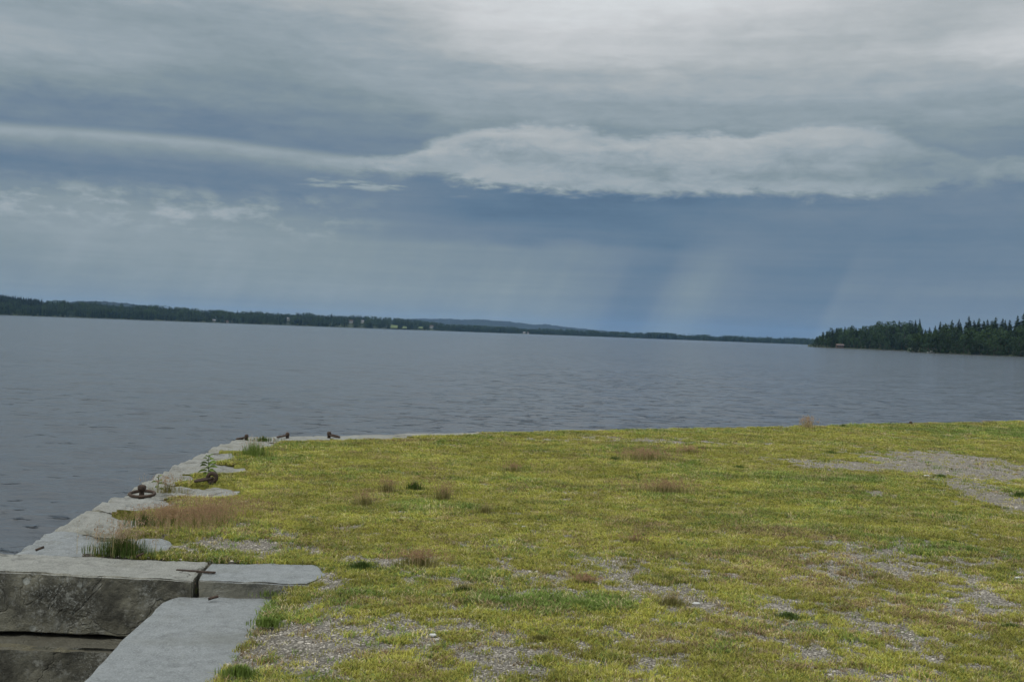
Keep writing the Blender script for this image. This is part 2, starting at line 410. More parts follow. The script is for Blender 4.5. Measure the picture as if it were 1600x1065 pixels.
# long block facing the camera, and the shorter one behind the slab
y0 = REC_Y
yb = 8.58
OY = [at(*p) for p in ((0, 867.6), (36, 850), (82, 826.4), (115, 807), (154, 788), (176, 778), (203, 762), (234, 742.5), (264, 727), (286, 719), (316, 703), (352, 690), (385, 680.5))]
def outer(y): return float(np.interp(y, [p.y for p in OY], [p.x for p in OY]))
Lp = [(-3.86, y0 - 0.01), (-3.80, 8.42)]
yb = 8.42; Rp = [P2(299, 905), (P2(310, 890)[0], 8.12), P2(323, 877)]
b1 = block('long_capstone', Lp, Rp, 0.0, 0.42, M_light, quay, 0.035, 0.016, 0.011, seed=1); foot(Lp, Rp)
Lp2 = [(Rp[0][0] + .035, Rp[0][1] + .02), (Rp[1][0] + .03, Rp[1][1]), (Rp[2][0] + .03, Rp[2][1])]
Rp2 = [P2(480, 912), P2(512, 898), P2(496, 882)]
block('capstone', Lp2, Rp2, -0.005, 0.42, M_slab, quay, 0.035, 0.014, 0.011, seed=2); foot(Lp2, Rp2)
# the big slab at the camera's left, a step lower
sz = -0.115
LpS = [P2(20, 1180, sz), P2(128, 1066, sz), P2(178, 1012, sz), P2(200, 990, sz), P2(226, 966, sz), P2(252, 942, sz), P2(278, 931, sz)]
RpS = [P2(280, 1180, sz), P2(330, 1090, sz), P2(366, 1040, sz), P2(388, 1005, sz), P2(410, 970, sz), P2(442, 929, sz)]
block('slab', LpS, RpS, sz, 0.30, M_slab, quay, 0.04, 0.012, 0.012, seed=3); foot(LpS, RpS)
LpT = [(LpS[0][0] - .02, LpS[0][1] - 2.2), (LpS[0][0], LpS[0][1] - .03)]; RpT = [(RpS[0][0], RpS[0][1] - 2.2), (RpS[0][0], RpS[0][1] - .03)]
block('slab', LpT, RpT, sz, 0.30, M_slab, quay, 0.1, 0.010, 0.018, seed=4); foot(LpT, RpT)
# header stones along the west edge; inner ends of different lengths
ys = [8.435, 9.42, 10.35, 11.35, 12.35, 13.2, 14.2, 15.5, at(400, 682).y - 0.1]
ins = [P2(287, 846)[0], P2(205, 805)[0] + .35, P2(250, 782)[0] + .2, P2(392, 762)[0], P2(300, 745)[0] + .1, P2(397, 731)[0], P2(372, 714)[0], P2(436, 694)[0]]
outx = [-4.30, -4.22, -4.33, -4.30, -4.24, -4.33, -4.27, -4.25]
for i in range(8):
    a, b = ys[i] + .003, ys[i + 1] - .003
    xi = ins[i]
    Lp = [(outer(a) + .03, a), (outer((a + b) / 2), (a + b) / 2), (outer(b) + .01, b)]
    Rp = [(xi - .16, a + .05), (xi + .02, a + .35 * (b - a)), (xi - .03, a + .7 * (b - a)), (xi - .2, b - .04)]
    block('capstone', Lp, Rp, -0.012 + 0.008 * (i % 3), 0.42, [M_cap, M_light, M_cap][i % 3] if i else M_slab, quay, 0.04, 0.032, 0.018, seed=10 + i, pit=0.06); foot(Lp, Rp)
# far edge capstones
t = -0.15; k = 0
while t < 34:
    ln = random.uniform(1.0, 1.7); dep = 0.95 if t < 2.2 else random.uniform(0.6, 0.8)
    a = EA + ED * t; b = EA + ED * (t + ln - .025); jit = random.uniform(-.03, .03)
    Lp = [tuple((a + EN * (0.0 + jit))[:2]), tuple((b + EN * (0.0 + jit))[:2])]; Rp = [tuple((a + EN * dep)[:2]), tuple((b + EN * dep)[:2])]
    block('capstone', Rp, Lp, -0.015, 0.42, [M_cap, M_light][k % 2], quay, 0.12, 0.016, 0.022, seed=40 + k)
    if t < 3.2: foot(Lp, Rp)
    t += ln; k += 1
# lower courses
def course(p0, p1, inward, z, th, dep, stag):
    d = (p1 - p0); ln = d.length; d.normalize(); t = 0; k = 0
    while t < ln - .05:
        l = stag if k == 0 else random.uniform(1.0, 1.7); l = min(l, ln - t)
        a = p0 + d * t; b = p0 + d * (t + l - .02)
        block('wall_stone', [tuple((a)[:2]), tuple(b[:2])], [tuple((a + inward * dep)[:2]), tuple((b + inward * dep)[:2])], z, th, M_cap, quay, 0.2, 0.02, 0.025, seed=200 + k + int(z * -50))
        t += l; k += 1
Vx = Vector((1, 0, 0)); Vy = Vector((0, 1, 0))
corner = Vector((WX, EA.y, 0))
for n, z in enumerate((-0.44, -0.92, -1.40)):
    course(Vector((-3.72, 8.3, 0)), Vector((-4.2, 13.8, 0)), Vx, z, 0.46, 0.7, 0.6 + .3 * n); course(Vector((-4.2, 13.8, 0)), Vector((-4.1, 17.6, 0)), Vx, z, 0.46, 0.7, 0.6 + .3 * n)
    course(EA + EN * .04, EA + ED * 34 + EN * .04, EN, z, 0.46, 0.6, 0.7 + .3 * n)
    course(Vector((REC_X + .05, 1.0, 0)), Vector((REC_X + .05, REC_Y - .3, 0)), Vx, z, 0.46, 0.6, 0.9 + .3 * n)
# courses of the face that looks at the camera (fine, in view); the second sticks out as a ledge
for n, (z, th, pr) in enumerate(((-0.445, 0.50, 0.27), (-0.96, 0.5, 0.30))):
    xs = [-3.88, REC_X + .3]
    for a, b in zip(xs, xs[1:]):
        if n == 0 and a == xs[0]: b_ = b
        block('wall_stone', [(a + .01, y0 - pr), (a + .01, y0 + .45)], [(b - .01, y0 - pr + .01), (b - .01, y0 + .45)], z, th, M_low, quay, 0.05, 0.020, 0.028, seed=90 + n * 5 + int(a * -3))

# ------------------------------------------------------------------ lawn: patches of gravel, green and dead grass (world ellipses)
def ell(px, py, rx, ry, w=1.0):
    c = at(px, py); d = math.hypot(c.x, c.y); R = (at(px, py - ry * .999) - at(px, py + ry)).length / 2
    return (c.x, c.y, rx / F * d, R, w)
GRAV = [ell(*e) for e in [(1470, 715, 115, 10, 1.3), (1560, 742, 110, 12, 1.3), (1420, 728, 90, 8, 1.0), (1240, 722, 60, 7, 1.2), (1340, 732, 60, 6, 1.2), (1035, 690, 110, 5, 1.2), (860, 688, 50, 3, .8),
    (1170, 693, 50, 3, .8), (1290, 690, 35, 3, .8), (1500, 684, 40, 2, .7), (1580, 790, 60, 28, 1.15), (1525, 765, 40, 22, 1.1), (400, 855, 85, 12, 1.1), (520, 1010, 110, 40, .9), (470, 1000, 40, 30, .6), (780, 1030, 60, 35, .8),
    (640, 985, 60, 14, .5), (1010, 920, 60, 14, .7), (1300, 870, 110, 30, .45), (1450, 900, 120, 40, .4), (1150, 950, 130, 30, .5), (1330, 1000, 130, 30, .5), (1540, 950, 80, 30, .5), (900, 870, 40, 10, .4),
    (700, 950, 30, 10, .4), (1360, 770, 40, 8, .6), (1500, 830, 40, 20, .4), (600, 880, 60, 12, .55), (1020, 1045, 90, 18, .45), (1380, 890, 60, 8, .5)]]
GREEN = [ell(*e) for e in [(850, 937, 120, 16, 1.1), (960, 942, 60, 12, .9), (1150, 745, 140, 14, .8), (760, 905, 60, 8, .4), (540, 930, 50, 12, .5), (1340, 760, 130, 16, .7), (480, 700, 110, 14, .5), (1540, 675, 160, 14, .9), (1050, 675, 170, 6, .6),
    (420, 960, 30, 26, .9), (1480, 860, 70, 8, .8), (1140, 1020, 30, 8, .9), (1330, 1005, 20, 6, .8), (660, 790, 80, 14, .4), (1400, 805, 90, 12, .5), (890, 700, 150, 10, .4), (1060, 775, 100, 10, .4), (1230, 965, 26, 9, .9), (520, 830, 80, 10, .4), (1180, 850, 60, 10, .5), (1450, 730, 80, 4, .5)]]
BROWN = [ell(*e) for e in [(300, 795, 100, 32, 1.0), (1050, 830, 160, 12, .6), (1180, 870, 120, 14, .7), (1270, 900, 140, 24, .9), (1100, 910, 70, 14, .8), (1450, 960, 120, 16, .9), (640, 870, 60, 12, .6), (1000, 710, 80, 6, .5), (1040, 765, 60, 8, .6),
    (910, 905, 40, 6, .6), (500, 985, 60, 14, .7), (1180, 1000, 90, 20, .6), (1340, 850, 60, 10, .6), (620, 690, 90, 4, .8), (1250, 835, 60, 10, .5), (380, 1042, 30, 12, 1.2), (460, 975, 50, 16, .6), (1500, 905, 60, 10, .5)]]
def fields(x, y):
    def s(L):
        r = 0 * x
        for cx, cy, rx, ry, w in L:
            d2 = ((x - cx) / rx) ** 2 + ((y - cy) / ry) ** 2
            r = r + w * np.exp(-d2 * 1.1)
        return r
    n1 = fbm(x * .9, y * .9, 1, 5, .6); n2 = fbm(x * 3.1, y * 2.1, 5, 4, .6); n3 = fbm(x * 9, y * 6.5, 9, 3, .6)
    near = sstep(13, 7, y)
    gr = s(GRAV) + (n2 - .5) * 1.3 + (n1 - .5) * .55 + (n3 - .5) * 1.5 + (fbm(x * 17, y * 12, 15, 2) - .5) * 1.4 + .44 * near + .12 * sstep(2, 8, x) - .10
    gr = sstep(-.05, .95, gr + .05)
    ge = np.clip(s(GREEN) + (n1 - .5) * 1.1 + (fbm(x * 1.7, y * 2.3, 31, 4) - .5) * 1.6, 0, 1)
    br = np.clip(s(BROWN) + (fbm(x * 2.1, y * 2.6, 41, 4) - .52) * 2.0, 0, 1)
    return gr, ge, br
def in_poly(x, y, poly):
    c = np.zeros(x.shape, bool); n = len(poly)
    for i in range(n):
        x1, y1 = poly[i]; x2, y2 = poly[(i + 1) % n]
        k = ((y1 > y) != (y2 > y)) & (x < (x2 - x1) * (y - y1) / (y2 - y1 + 1e-12) + x1)
        c ^= k
    return c
def shrink(poly, d):
    cx = sum(p[0] for p in poly) / len(poly); cy = sum(p[1] for p in poly) / len(poly)
    R = []
    for p in poly:
        l = math.hypot(p[0] - cx, p[1] - cy); R.append((p[0] - (p[0] - cx) / l * d, p[1] - (p[1] - cy) / l * d))
    return R
def cover_w(tt):                                            # width of bare stone left along the far edge
    return np.interp(tt, [-1, 3.0, 4.0, 8.0, 12.0, 15, 40], [.55, .62, .42, .36, .20, .12, .10])
def on_stone(x, y, d):
    c = np.zeros(x.shape, bool)
    for p in FOOT: c |= in_poly(x, y, shrink(p, d))
    for i in range(1, 8):
        c |= (np.abs(y - ys[i]) < .05) & (x < min(ins[i - 1], ins[i]) - .12)
    c |= (np.abs(y - 8.43) < .05) & (x < -2.95)
    s_ = edge_s(x, y); t_ = edge_t(x, y)
    c |= s_ < (cover_w(t_) + (vnoise(x * 3, y * 3, 77) - .5) * .22 + d * .3)
    return c
def ground_z(x, y):
    z = .012 + (fbm(x * .7, y * .7, 61, 3) - .5) * .035 + (fbm(x * 5, y * 5, 62, 3) - .5) * .018
    z = np.where((y < 8.45) & (x < -1.5), z - .13, z)
    z = z - sstep(.7, .0, np.hypot(np.maximum(0, x + 1.35) * 0, 0) + np.abs(x + 1.62)) * sstep(8.3, 7.6, y) * .05
    return z

gxs = np.concatenate([np.arange(-4.2, 10, .06), np.arange(10, 25, .25), np.array([25, 28, 32, 38])])
gys = np.concatenate([np.arange(-20, 4, 1.0), np.arange(4, 5.2, .2), np.arange(5.2, 14, .06), np.arange(14, 48, .12)])
GX, GY = np.meshgrid(gxs, gys)
gr, ge, br = fields(GX, GY)
GZ = ground_z(GX, GY)
GZ = np.where(on_stone(GX, GY, .05), -.30, GZ)
GZ = GZ + (fbm(GX * 14, GY * 14, 63, 2) - .5) * .012 * (1 - gr * .5)
cx = (GX[1:, 1:] + GX[:-1, :-1]) / 2; cy = (GY[1:, 1:] + GY[:-1, :-1]) / 2
keep = (edge_s(cx, cy) > .07) & ((cy > 8.0) | (cx > REC_X + .35)) & (cx > np.interp(cy, [p.y for p in OY], [p.x for p in OY]) + .28) & ~((cy > 7.9) & (cy < 8.45) & (cx < -1.9))
Q = grid_quads(GX.shape[0], GX.shape[1], keep)

mg, q, b = mat('turf_and_gravel')
P = q.new('ShaderNodeNewGeometry').outputs['Position']
at_ = q.new('ShaderNodeAttribute', attribute_name='mask').outputs['Color']; ag, ae, ab = q.sep(at_)
f1 = q.noise(P, 26, 6, 0.7); f2 = q.noise(P, 95, 4, 0.75); f3 = q.noise(P, 7, 5, 0.65)
vo = q.voro(P, 70, 'Color'); vr = q.sep(vo)[0]; vd = q.voro(P, 70)
grav = q.mix(q.ss(.1, .95, vr), (0.15, 0.13, 0.105), (0.44, 0.395, 0.33))
grav = q.mix(q.ss(.35, .75, f3), grav, (0.255, 0.235, 0.20))
grav = q.mix(q.mul(q.ss(.45, .65, vd), .6), grav, (0.07, 0.06, 0.045))
turf = q.mix(q.ss(.3, .7, f1), (0.14, 0.135, 0.03), (0.30, 0.285, 0.065))
turf = q.mix(q.mul(ae, .75), turf, q.mix(q.ss(.3, .7, f1), (0.085, 0.12, 0.02), (0.19, 0.235, 0.045)))
dead = q.mix(q.ss(.3, .7, f1), (0.085, 0.062, 0.032), (0.20, 0.145, 0.075))
turf = q.mix(q.mul(ab, q.ss(.35, .6, f3)), turf, dead)
gm = q.ss(.32, .68, q.add(q.mul(ag, 1.1), q.mul(q.sub(f1, .5), 1.5)))
c = q.mix(gm, turf, grav)
q.put(b.inputs['Base Color'], c); b.inputs['Roughness'].default_value = .95; b.inputs['Specular IOR Level'].default_value = .1
bump(q, b, q.add(q.mul(f1, 1.0), q.mul(f2, .6)), 1.0, .03)
V = np.stack([GX.ravel(), GY.ravel(), GZ.ravel()], 1)
ground = fast_mesh('ground', V, Q, mg)
A = ground.data.attributes.new('mask', 'FLOAT_COLOR', 'POINT')
mk = np.stack([gr.ravel(), ge.ravel(), br.ravel(), np.ones(gr.size)], 1).astype(np.float32)
A.data.foreach_set('color', mk.ravel())
tag(ground, kind='structure')

# ------------------------------------------------------------------ instanced ground cover
def scatter(name, pts, rot, scl, idx, colr, variants, label=None, cat=None):
    me = bpy.data.meshes.new(name); me.vertices.add(len(pts)); me.vertices.foreach_set('co', pts.astype(np.float32).ravel())
    for nm, ty, arr, key in (('rot', 'FLOAT_VECTOR', rot, 'vector'), ('scl', 'FLOAT_VECTOR', scl, 'vector'), ('idx', 'INT', idx, 'value'), ('col', 'FLOAT_COLOR', np.concatenate([colr, np.ones((len(colr), 1))], 1), 'color')):
        a = me.attributes.new(nm, ty, 'POINT'); a.data.foreach_set(key, (arr.astype(np.int32) if ty == 'INT' else arr.astype(np.float32)).ravel())
    o = bpy.data.objects.new(name, me); COL.objects.link(o)
    vc = bpy.data.collections.new(name + '_variants')
    for vv in variants: vc.objects.link(vv)
    ng = bpy.data.node_groups.new(name, 'GeometryNodeTree')
    ng.interface.new_socket('Geometry', in_out='INPUT', socket_type='NodeSocketGeometry'); ng.interface.new_socket('Geometry', in_out='OUTPUT', socket_type='NodeSocketGeometry')
    gi = ng.nodes.new('NodeGroupInput'); go = ng.nodes.new('NodeGroupOutput'); ip = ng.nodes.new('GeometryNodeInstanceOnPoints')
    ci = ng.nodes.new('GeometryNodeCollectionInfo'); ci.inputs['Collection'].default_value = vc; ci.inputs['Separate Children'].default_value = True; ci.inputs['Reset Children'].default_value = True
    def na(nm, ty):
        n = ng.nodes.new('GeometryNodeInputNamedAttribute'); n.data_type = ty; n.inputs['Name'].default_value = nm; return n.outputs['Attribute']
    ip.inputs['Pick Instance'].default_value = True
    ng.links.new(gi.outputs[0], ip.inputs['Points']); ng.links.new(ci.outputs[0], ip.inputs['Instance'])
    ng.links.new(na('idx', 'INT'), ip.inputs['Instance Index']); ng.links.new(na('rot', 'FLOAT_VECTOR'), ip.inputs['Rotation']); ng.links.new(na('scl', 'FLOAT_VECTOR'), ip.inputs['Scale'])
    ng.links.new(ip.outputs[0], go.inputs[0])
    md = o.modifiers.new('scatter', 'NODES'); md.node_group = ng
    tag(o, label, cat, kind='stuff'); return o

def blades(n, rad, h, wid, lean, rs):
    V = []; Fc = []
    for _ in range(n):
        a = rs.uniform(0, 2 * PI); r = rad * math.sqrt(rs.random()); bx, by = r * math.cos(a), r * math.sin(a)
        d = rs.uniform(0, 2 * PI); ln = h * rs.uniform(.5, 1.15); le = ln * lean * rs.uniform(.2, 1.2)
        ux, uy = math.cos(d + PI / 2), math.sin(d + PI / 2); w = wid * rs.uniform(.6, 1.3); i = len(V)
        V += [(bx - ux * w / 2, by - uy * w / 2, -.005), (bx + ux * w / 2, by + uy * w / 2, -.005),
              (bx + math.cos(d) * le * .4 + ux * w * .35, by + math.sin(d) * le * .4 + uy * w * .35, ln * .6), (bx + math.cos(d) * le * .4 - ux * w * .35, by + math.sin(d) * le * .4 - uy * w * .35, ln * .6),
              (bx + math.cos(d) * le, by + math.sin(d) * le, ln)]
        Fc += [(i, i + 1, i + 2, i + 3), (i + 3, i + 2, i + 4)]
    return V, Fc
M_turf = leafy('turf_blades', (0, 0, 0), .25, inst=True)
rs = random.Random(3)
tv = []
for k in range(8):
    Vv, Ff = blades(14, .042, .017 + .004 * (k % 3), .0045, 1.6, rs)
    tv.append(mesh_obj('turf_tuft_%s' % 'abcdefgh'[k], Vv, Ff, M_turf, link=False))
def pts_in(y0_, y1_, dens, margin=1.6):
    xl, xr = -4.3, .47 * y1_ + margin
    n = int((xr - xl) * (y1_ - y0_) * dens)
    x = rng.uniform(xl, xr, n); y = rng.uniform(y0_, y1_, n)
    k = (x < .47 * y + margin) & (x > -.49 * y - margin)
    return x[k], y[k]
xs_, ys_ = [], []
for a_, b_, d_ in ((4.2, 7, 3600), (7, 9, 3400), (9, 12, 2300), (12, 16, 1300), (16, 22, 700), (22, 34, 320)):
    x, y = pts_in(a_, b_, d_); xs_.append(x); ys_.append(y)
x = np.concatenate(xs_); y = np.concatenate(ys_)
k = ~on_stone(x, y, -.02) & (edge_s(x, y) > .04) & ((y > 8.3) | (x > REC_X + .5)) & (x > -3.7); x, y = x[k], y[k]
gr, ge, br = fields(x, y); fine_ = fbm(x * 22, y * 22, 13, 2)
k = rng.random(len(x)) < np.clip((1.0 - gr * 1.15) * 1.0 + (fine_ - .5) * 1.1, 0.02, 1); x, y, gr, ge, br = x[k], y[k], gr[k], ge[k], br[k]
n = len(x); r1 = rng.random(n)[:, None]; r2 = rng.random(n)[:, None]
yel = np.array([.42, .395, .072]); olv = np.array([.235, .225, .052]); grn = np.array([.165, .225, .050]); bro = np.array([.30, .215, .115]); str_ = np.array([.52, .44, .24])
c = yel * (.2 + .6 * r1) + olv * (.8 - .6 * r1)
c = np.where(r2 < (ge[:, None] * .9 + .12), grn * (0.7 + .6 * r1), c)
c = np.where(rng.random(n)[:, None] < br[:, None] * .5 + .07, bro * (.6 + .8 * r1), c)
c = np.where(rng.random(n)[:, None] < .06, str_, c)
c = c * (.62 + .76 * fbm(x * 1.4, y * 1.9, 71, 4, .6))[:, None] * (.80 + .4 * vnoise(x * 6, y * 6, 72))[:, None]
far_ = np.interp(y, [6, 12, 30], [1.0, 1.25, 2.0])
sc = rng.uniform(.6, 1.35, n) * far_ * (1 + .35 * ge)
sh = rng.uniform(.6, 1.3, n) * (1 + .5 * ge) * np.interp(y, [6, 12, 30], [1, 1.15, 1.5])
grass = scatter('turf', np.stack([x, y, ground_z(x, y)], 1), np.stack([0 * x, 0 * x, rng.uniform(0, 6.28, n)], 1), np.stack([sc, sc, sh], 1), rng.integers(0, 8, n), c, tv, 'short yellow green turf growing thinly over the gravel of the quay', 'grass')
print('turf instances', n)

# gravel
M_peb = leafy('gravel_chips', (0, 0, 0), 0, inst=True)
def pebble(rs, r=1.0):
    V = []; Fc = []
    for j in range(3):
        for i in range(5):
            a = i / 5 * 2 * PI + rs.uniform(-.3, .3); rr = (0.75, 1.0, .55)[j] * rs.uniform(.75, 1.15); V.append((rr * math.cos(a) * r, rr * math.sin(a) * r * .8, (-.4, .05, .42)[j] * r))
    for j in range(2):
        for i in range(5): Fc.append((j * 5 + i, j * 5 + (i + 1) % 5, j * 5 + 5 + (i + 1) % 5, j * 5 + 5 + i))
    Fc.append(tuple(range(10, 15))); return V, Fc
pv = [mesh_obj('gravel_chip_%s' % 'abcde'[k], *pebble(rs, 1), M_peb, link=False) for k in range(5)]
xs_, ys_ = [], []
for a_, b_, d_ in ((4.2, 9, 2600), (9, 13, 1200), (13, 20, 500), (20, 32, 220)):
    x, y = pts_in(a_, b_, d_); xs_.append(x); ys_.append(y)
x = np.concatenate(xs_); y = np.concatenate(ys_)
k = ~on_stone(x, y, 0.0) & (edge_s(x, y) > .1) & ((y > 8.3) | (x > REC_X + .5)) & (x > -3.7); x, y = x[k], y[k]
gr, ge, br = fields(x, y); k = rng.random(len(x)) < gr * .9 + .06; x, y = x[k], y[k]; n = len(x)
t = rng.random(n)[:, None]; c = np.array([.15, .133, .11]) * (1 - t) + np.array([.48, .43, .365]) * t; c *= np.where(rng.random(n)[:, None] < .04, 1.25, 1)
s = rng.lognormal(-5.25, .38, n) * np.interp(y, [6, 12, 30], [1, 1.3, 2.0])
scatter('gravel', np.stack([x, y, ground_z(x, y)], 1), np.stack([0 * x, 0 * x, rng.uniform(0, 6.28, n)], 1), np.stack([s, s, s * .8], 1), rng.integers(0, 5, n), np.clip(c, 0, .7), pv, 'fine grey gravel lying bare between the turf', 'gravel')
print('gravel instances', n)

# ------------------------------------------------------------------ lake
mw, q, b = mat('lake_water')
P = q.new('ShaderNodeNewGeometry').outputs['Position']
cd = q.new('ShaderNodeCameraData').outputs['View Distance']
b.inputs['IOR'].default_value = 1.333; b.inputs['Roughness'].default_value = .12
b.inputs['Base Color'].default_value = (0.058, 0.060, 0.064, 1)
Pw = q.vmul(P, (1.0, 1.9, 1.0))
h = q.add(q.mul(q.noise(Pw, 2.2, 3, .5, .3), 1.0), q.mul(q.noise(Pw, 7.0, 5, .6), .30))
bp = bump(q, b, h, .55, .11)
ch = q.noise(q.vmul(P, (1.2, 2.4, 1.0)), 1.0, 4, .6, .4); gu = q.noise(q.vmul(P, (.05, .08, 1)), 1.0, 3, .5)
lee = q.mul(q.ss(1.0, -9.0, q.sep(P)[0]), .075)
chop = q.ss(q.add(lee, q.lerp(gu, .60, .49)), q.add(lee, q.lerp(gu, .70, .58)), ch)
bp2 = q.new('ShaderNodeBump'); q.put(bp2.inputs['Height'], chop); bp2.inputs['Strength'].default_value = 1.0; bp2.inputs['Distance'].default_value = .20
q.put(bp2.inputs['Normal'], bp.outputs[0]); q.put(b.inputs['Normal'], bp2.outputs[0])
rw, cw = 620, 520
dist = 5.0 * (1.0075 ** np.arange(rw)); ang = np.radians(np.linspace(-42, 42, cw))
WXg = np.sin(ang)[None, :] * dist[:, None]; WYg = np.cos(ang)[None, :] * dist[:, None]
Hh = np.zeros_like(WXg); r_ = np.random.default_rng(5)
for i in range(46):
    lam = 0.45 * (1.085 ** i) ; 
    if lam > 9: break
    th = math.radians(-78) + r_.normal(0, .75); kx, ky = math.cos(th) * 2 * PI / lam, math.sin(th) * 2 * PI / lam
    amp = .0120 * lam ** .8 / (1 + (lam / 1.7) ** 1.6)
    phs = kx * WXg + ky * WYg + r_.uniform(0, 6.28); sp = dist[:, None] * .0075
    att = np.clip(1 - (sp / lam * 2.2) ** 2, 0, 1)
    phs = phs + 1.5 * np.sin(kx * .31 * WYg - ky * .27 * WXg + i)
    Hh += amp * att * (1 - np.abs(np.sin(phs / 2)) * 2 + .27) * .75 + amp * att * .4 * np.sin(phs)
gust = .45 + 1.0 * fbm(WXg * .03, WYg * .05, 3, 3)
edgef = np.ones_like(Hh); edgef[-40:] = np.linspace(1, 0, 40)[:, None]; edgef[:, :12] *= np.linspace(0, 1, 12)[None]; edgef[:, -12:] *= np.linspace(1, 0, 12)[None]; edgef[:8] *= np.linspace(0, 1, 8)[:, None]
Vw = np.stack([WXg.ravel(), WYg.ravel(), (WATER_Z + Hh * gust * edgef).ravel()], 1)
Qw = grid_quads(rw, cw)[:, ::-1]
# continue to the horizon and all round
base = len(Vw); R = 12500; dmax = dist[-1]
ex = []; 
outer = [(math.sin(a) * R, math.cos(a) * R, WATER_Z) for a in ang]
Vw = np.concatenate([Vw, np.array(outer)])
last = (rw - 1) * cw
Q2 = np.array([[last + j + 1, last + j, base + j, base + j + 1] for j in range(cw - 1)])
Q2 = Q2[:, ::-1]
Qw = np.concatenate([Qw, Q2])
# rest of the circle as a fan from the wave patch's sides
b2 = len(Vw); an2 = np.radians(np.linspace(42, 318, 47)); inner = dist[0]
ring1 = [(math.sin(a) * inner, math.cos(a) * inner, WATER_Z) for a in an2]; ring2 = [(math.sin(a) * R, math.cos(a) * R, WATER_Z) for a in an2]
Vw = np.concatenate([Vw, np.array(ring1), np.array(ring2), np.array([[0, 0, WATER_Z]])])
Q3 = np.array([[b2 + j, b2 + j + 1, b2 + 47 + j + 1, b2 + 47 + j] for j in range(46)])
cen = len(Vw) - 1
Q4 = [[cen, b2 + j + 1, b2 + j, b2 + j] for j in range(0)]
inn = [[cen, j * 10, min(j * 10 + 10, cw - 1), min(j * 10 + 5, cw - 1)] for j in range(0)]
Qw = np.concatenate([Qw, Q3])
lake = fast_mesh('water', Vw, Qw, mw); tag(lake, kind='structure')
print('water verts', len(Vw))
# lake bed piece under the quay side so that nothing is hollow
bed = mesh_obj('lake_bed', [(-40, -30, -4), (60, -30, -4), (60, 60, -4), (-40, 60, -4)], [(0, 1, 2, 3)], M_mud); tag(bed, kind='structure')

exec_later = True
# ------------------------------------------------------------------ trees
def spruce_parts(h, rs, w=.2):
    tv_, tf = [], []
    for j, (z, r) in enumerate(((0, .018 * h), (.5 * h, .011 * h), (.98 * h, .002 * h))):
        for i in range(6): tv_.append((r * math.cos(i * PI / 3), r * math.sin(i * PI / 3), z))
    for j in range(2):
        for i in range(6): tf.append((j * 6 + i, j * 6 + (i + 1) % 6, j * 6 + 6 + (i + 1) % 6, j * 6 + 6 + i))
    V, Fc = [], []
    z = .10 * h
    while z < h * .97:
        f = 1 - z / h; R = w * h * (f ** .62) * rs.uniform(.75, 1.12) + .05
        nb = max(5, int(9 * f + 5))
        for i in range(nb):
            a = rs.uniform(0, 2 * PI); r = R * rs.uniform(.7, 1.15); d = Vector((math.cos(a), math.sin(a), 0)); s = Vector((-d.y, d.x, 0)) * r * rs.uniform(.28, .42)
            dz = -r * rs.uniform(.25, .5); zz = z + rs.uniform(-.02, .02) * h; i0 = len(V)
            V += [tuple(Vector((0, 0, zz + .05 * h * f + .1))), tuple(d * r * .6 + s + Vector((0, 0, zz + dz * .5))), tuple(d * r + Vector((0, 0, zz + dz))), tuple(d * r * .6 - s + Vector((0, 0, zz + dz * .5)))]
            Fc += [(i0, i0 + 1, i0 + 2), (i0, i0 + 2, i0 + 3)]
        z += .035 * h * (.6 + .6 * f)
    i0 = len(V); V += [(0.02 * h, 0, .93 * h), (-.01 * h, .017 * h, .93 * h), (-.01 * h, -.017 * h, .93 * h), (0, 0, h * 1.02)]
    Fc += [(i0, i0 + 1, i0 + 3), (i0 + 1, i0 + 2, i0 + 3), (i0 + 2, i0, i0 + 3)]
    return (tv_, tf), (V, Fc)
def broad_parts(h, rs, w=.30, low=.12, n=750):
    tv_, tf = [], []
    def limb(p, q_, r0, r1):
        i0 = len(tv_); d = (q_ - p).normalized(); u_ = d.orthogonal().normalized(); w_ = d.cross(u_)
        for (c_, r) in ((p, r0), (q_, r1)):
            for i in range(5): tv_.append(tuple(c_ + (u_ * math.cos(i * 2 * PI / 5) + w_ * math.sin(i * 2 * PI / 5)) * r))
        for i in range(5): tf.append((i0 + i, i0 + (i + 1) % 5, i0 + 5 + (i + 1) % 5, i0 + 5 + i))
    limb(Vector((0, 0, 0)), Vector((.02 * h, 0, .45 * h)), .02 * h, .012 * h); limb(Vector((.02 * h, 0, .45 * h)), Vector((0, .02 * h, .9 * h)), .012 * h, .003 * h)
    lobes = []
    for i in range(11):
        a = rs.uniform(0, 2 * PI); zf = rs.uniform(low + .1, .88); rr = w * h * math.sin(min(1, (1.02 - zf) * 1.7) * PI / 2) * rs.uniform(.35, .75)
        c_ = Vector((rr * math.cos(a), rr * math.sin(a), zf * h)); lobes.append((c_, h * rs.uniform(.09, .16))); limb(Vector((0, 0, max(.1, zf - .2) * h)), c_, .006 * h, .002 * h)
    lobes.append((Vector((0, 0, .86 * h)), .12 * h)); lobes.append((Vector((0, 0, .6 * h)), .17 * h))
    V, Fc = [], []
    for k in range(n):
        c_, r = rs.choice(lobes); d = Vector((rs.gauss(0, 1), rs.gauss(0, 1), rs.gauss(0, 1) + .2)).normalized()
        p = c_ + d * r * rs.uniform(.65, 1.1); s = h * rs.uniform(.014, .032); u_ = (d + Vector((rs.gauss(0, .5), rs.gauss(0, .5), rs.gauss(0, .5)))).orthogonal().normalized(); w_ = u_.cross(d)
        i0 = len(V); V += [tuple(p + u_ * s), tuple(p + w_ * s), tuple(p - u_ * s * .8 - d * s * .3), tuple(p - w_ * s)]; Fc += [(i0, i0 + 1, i0 + 2), (i0, i0 + 2, i0 + 3)]
    return (tv_, tf), (V, Fc)
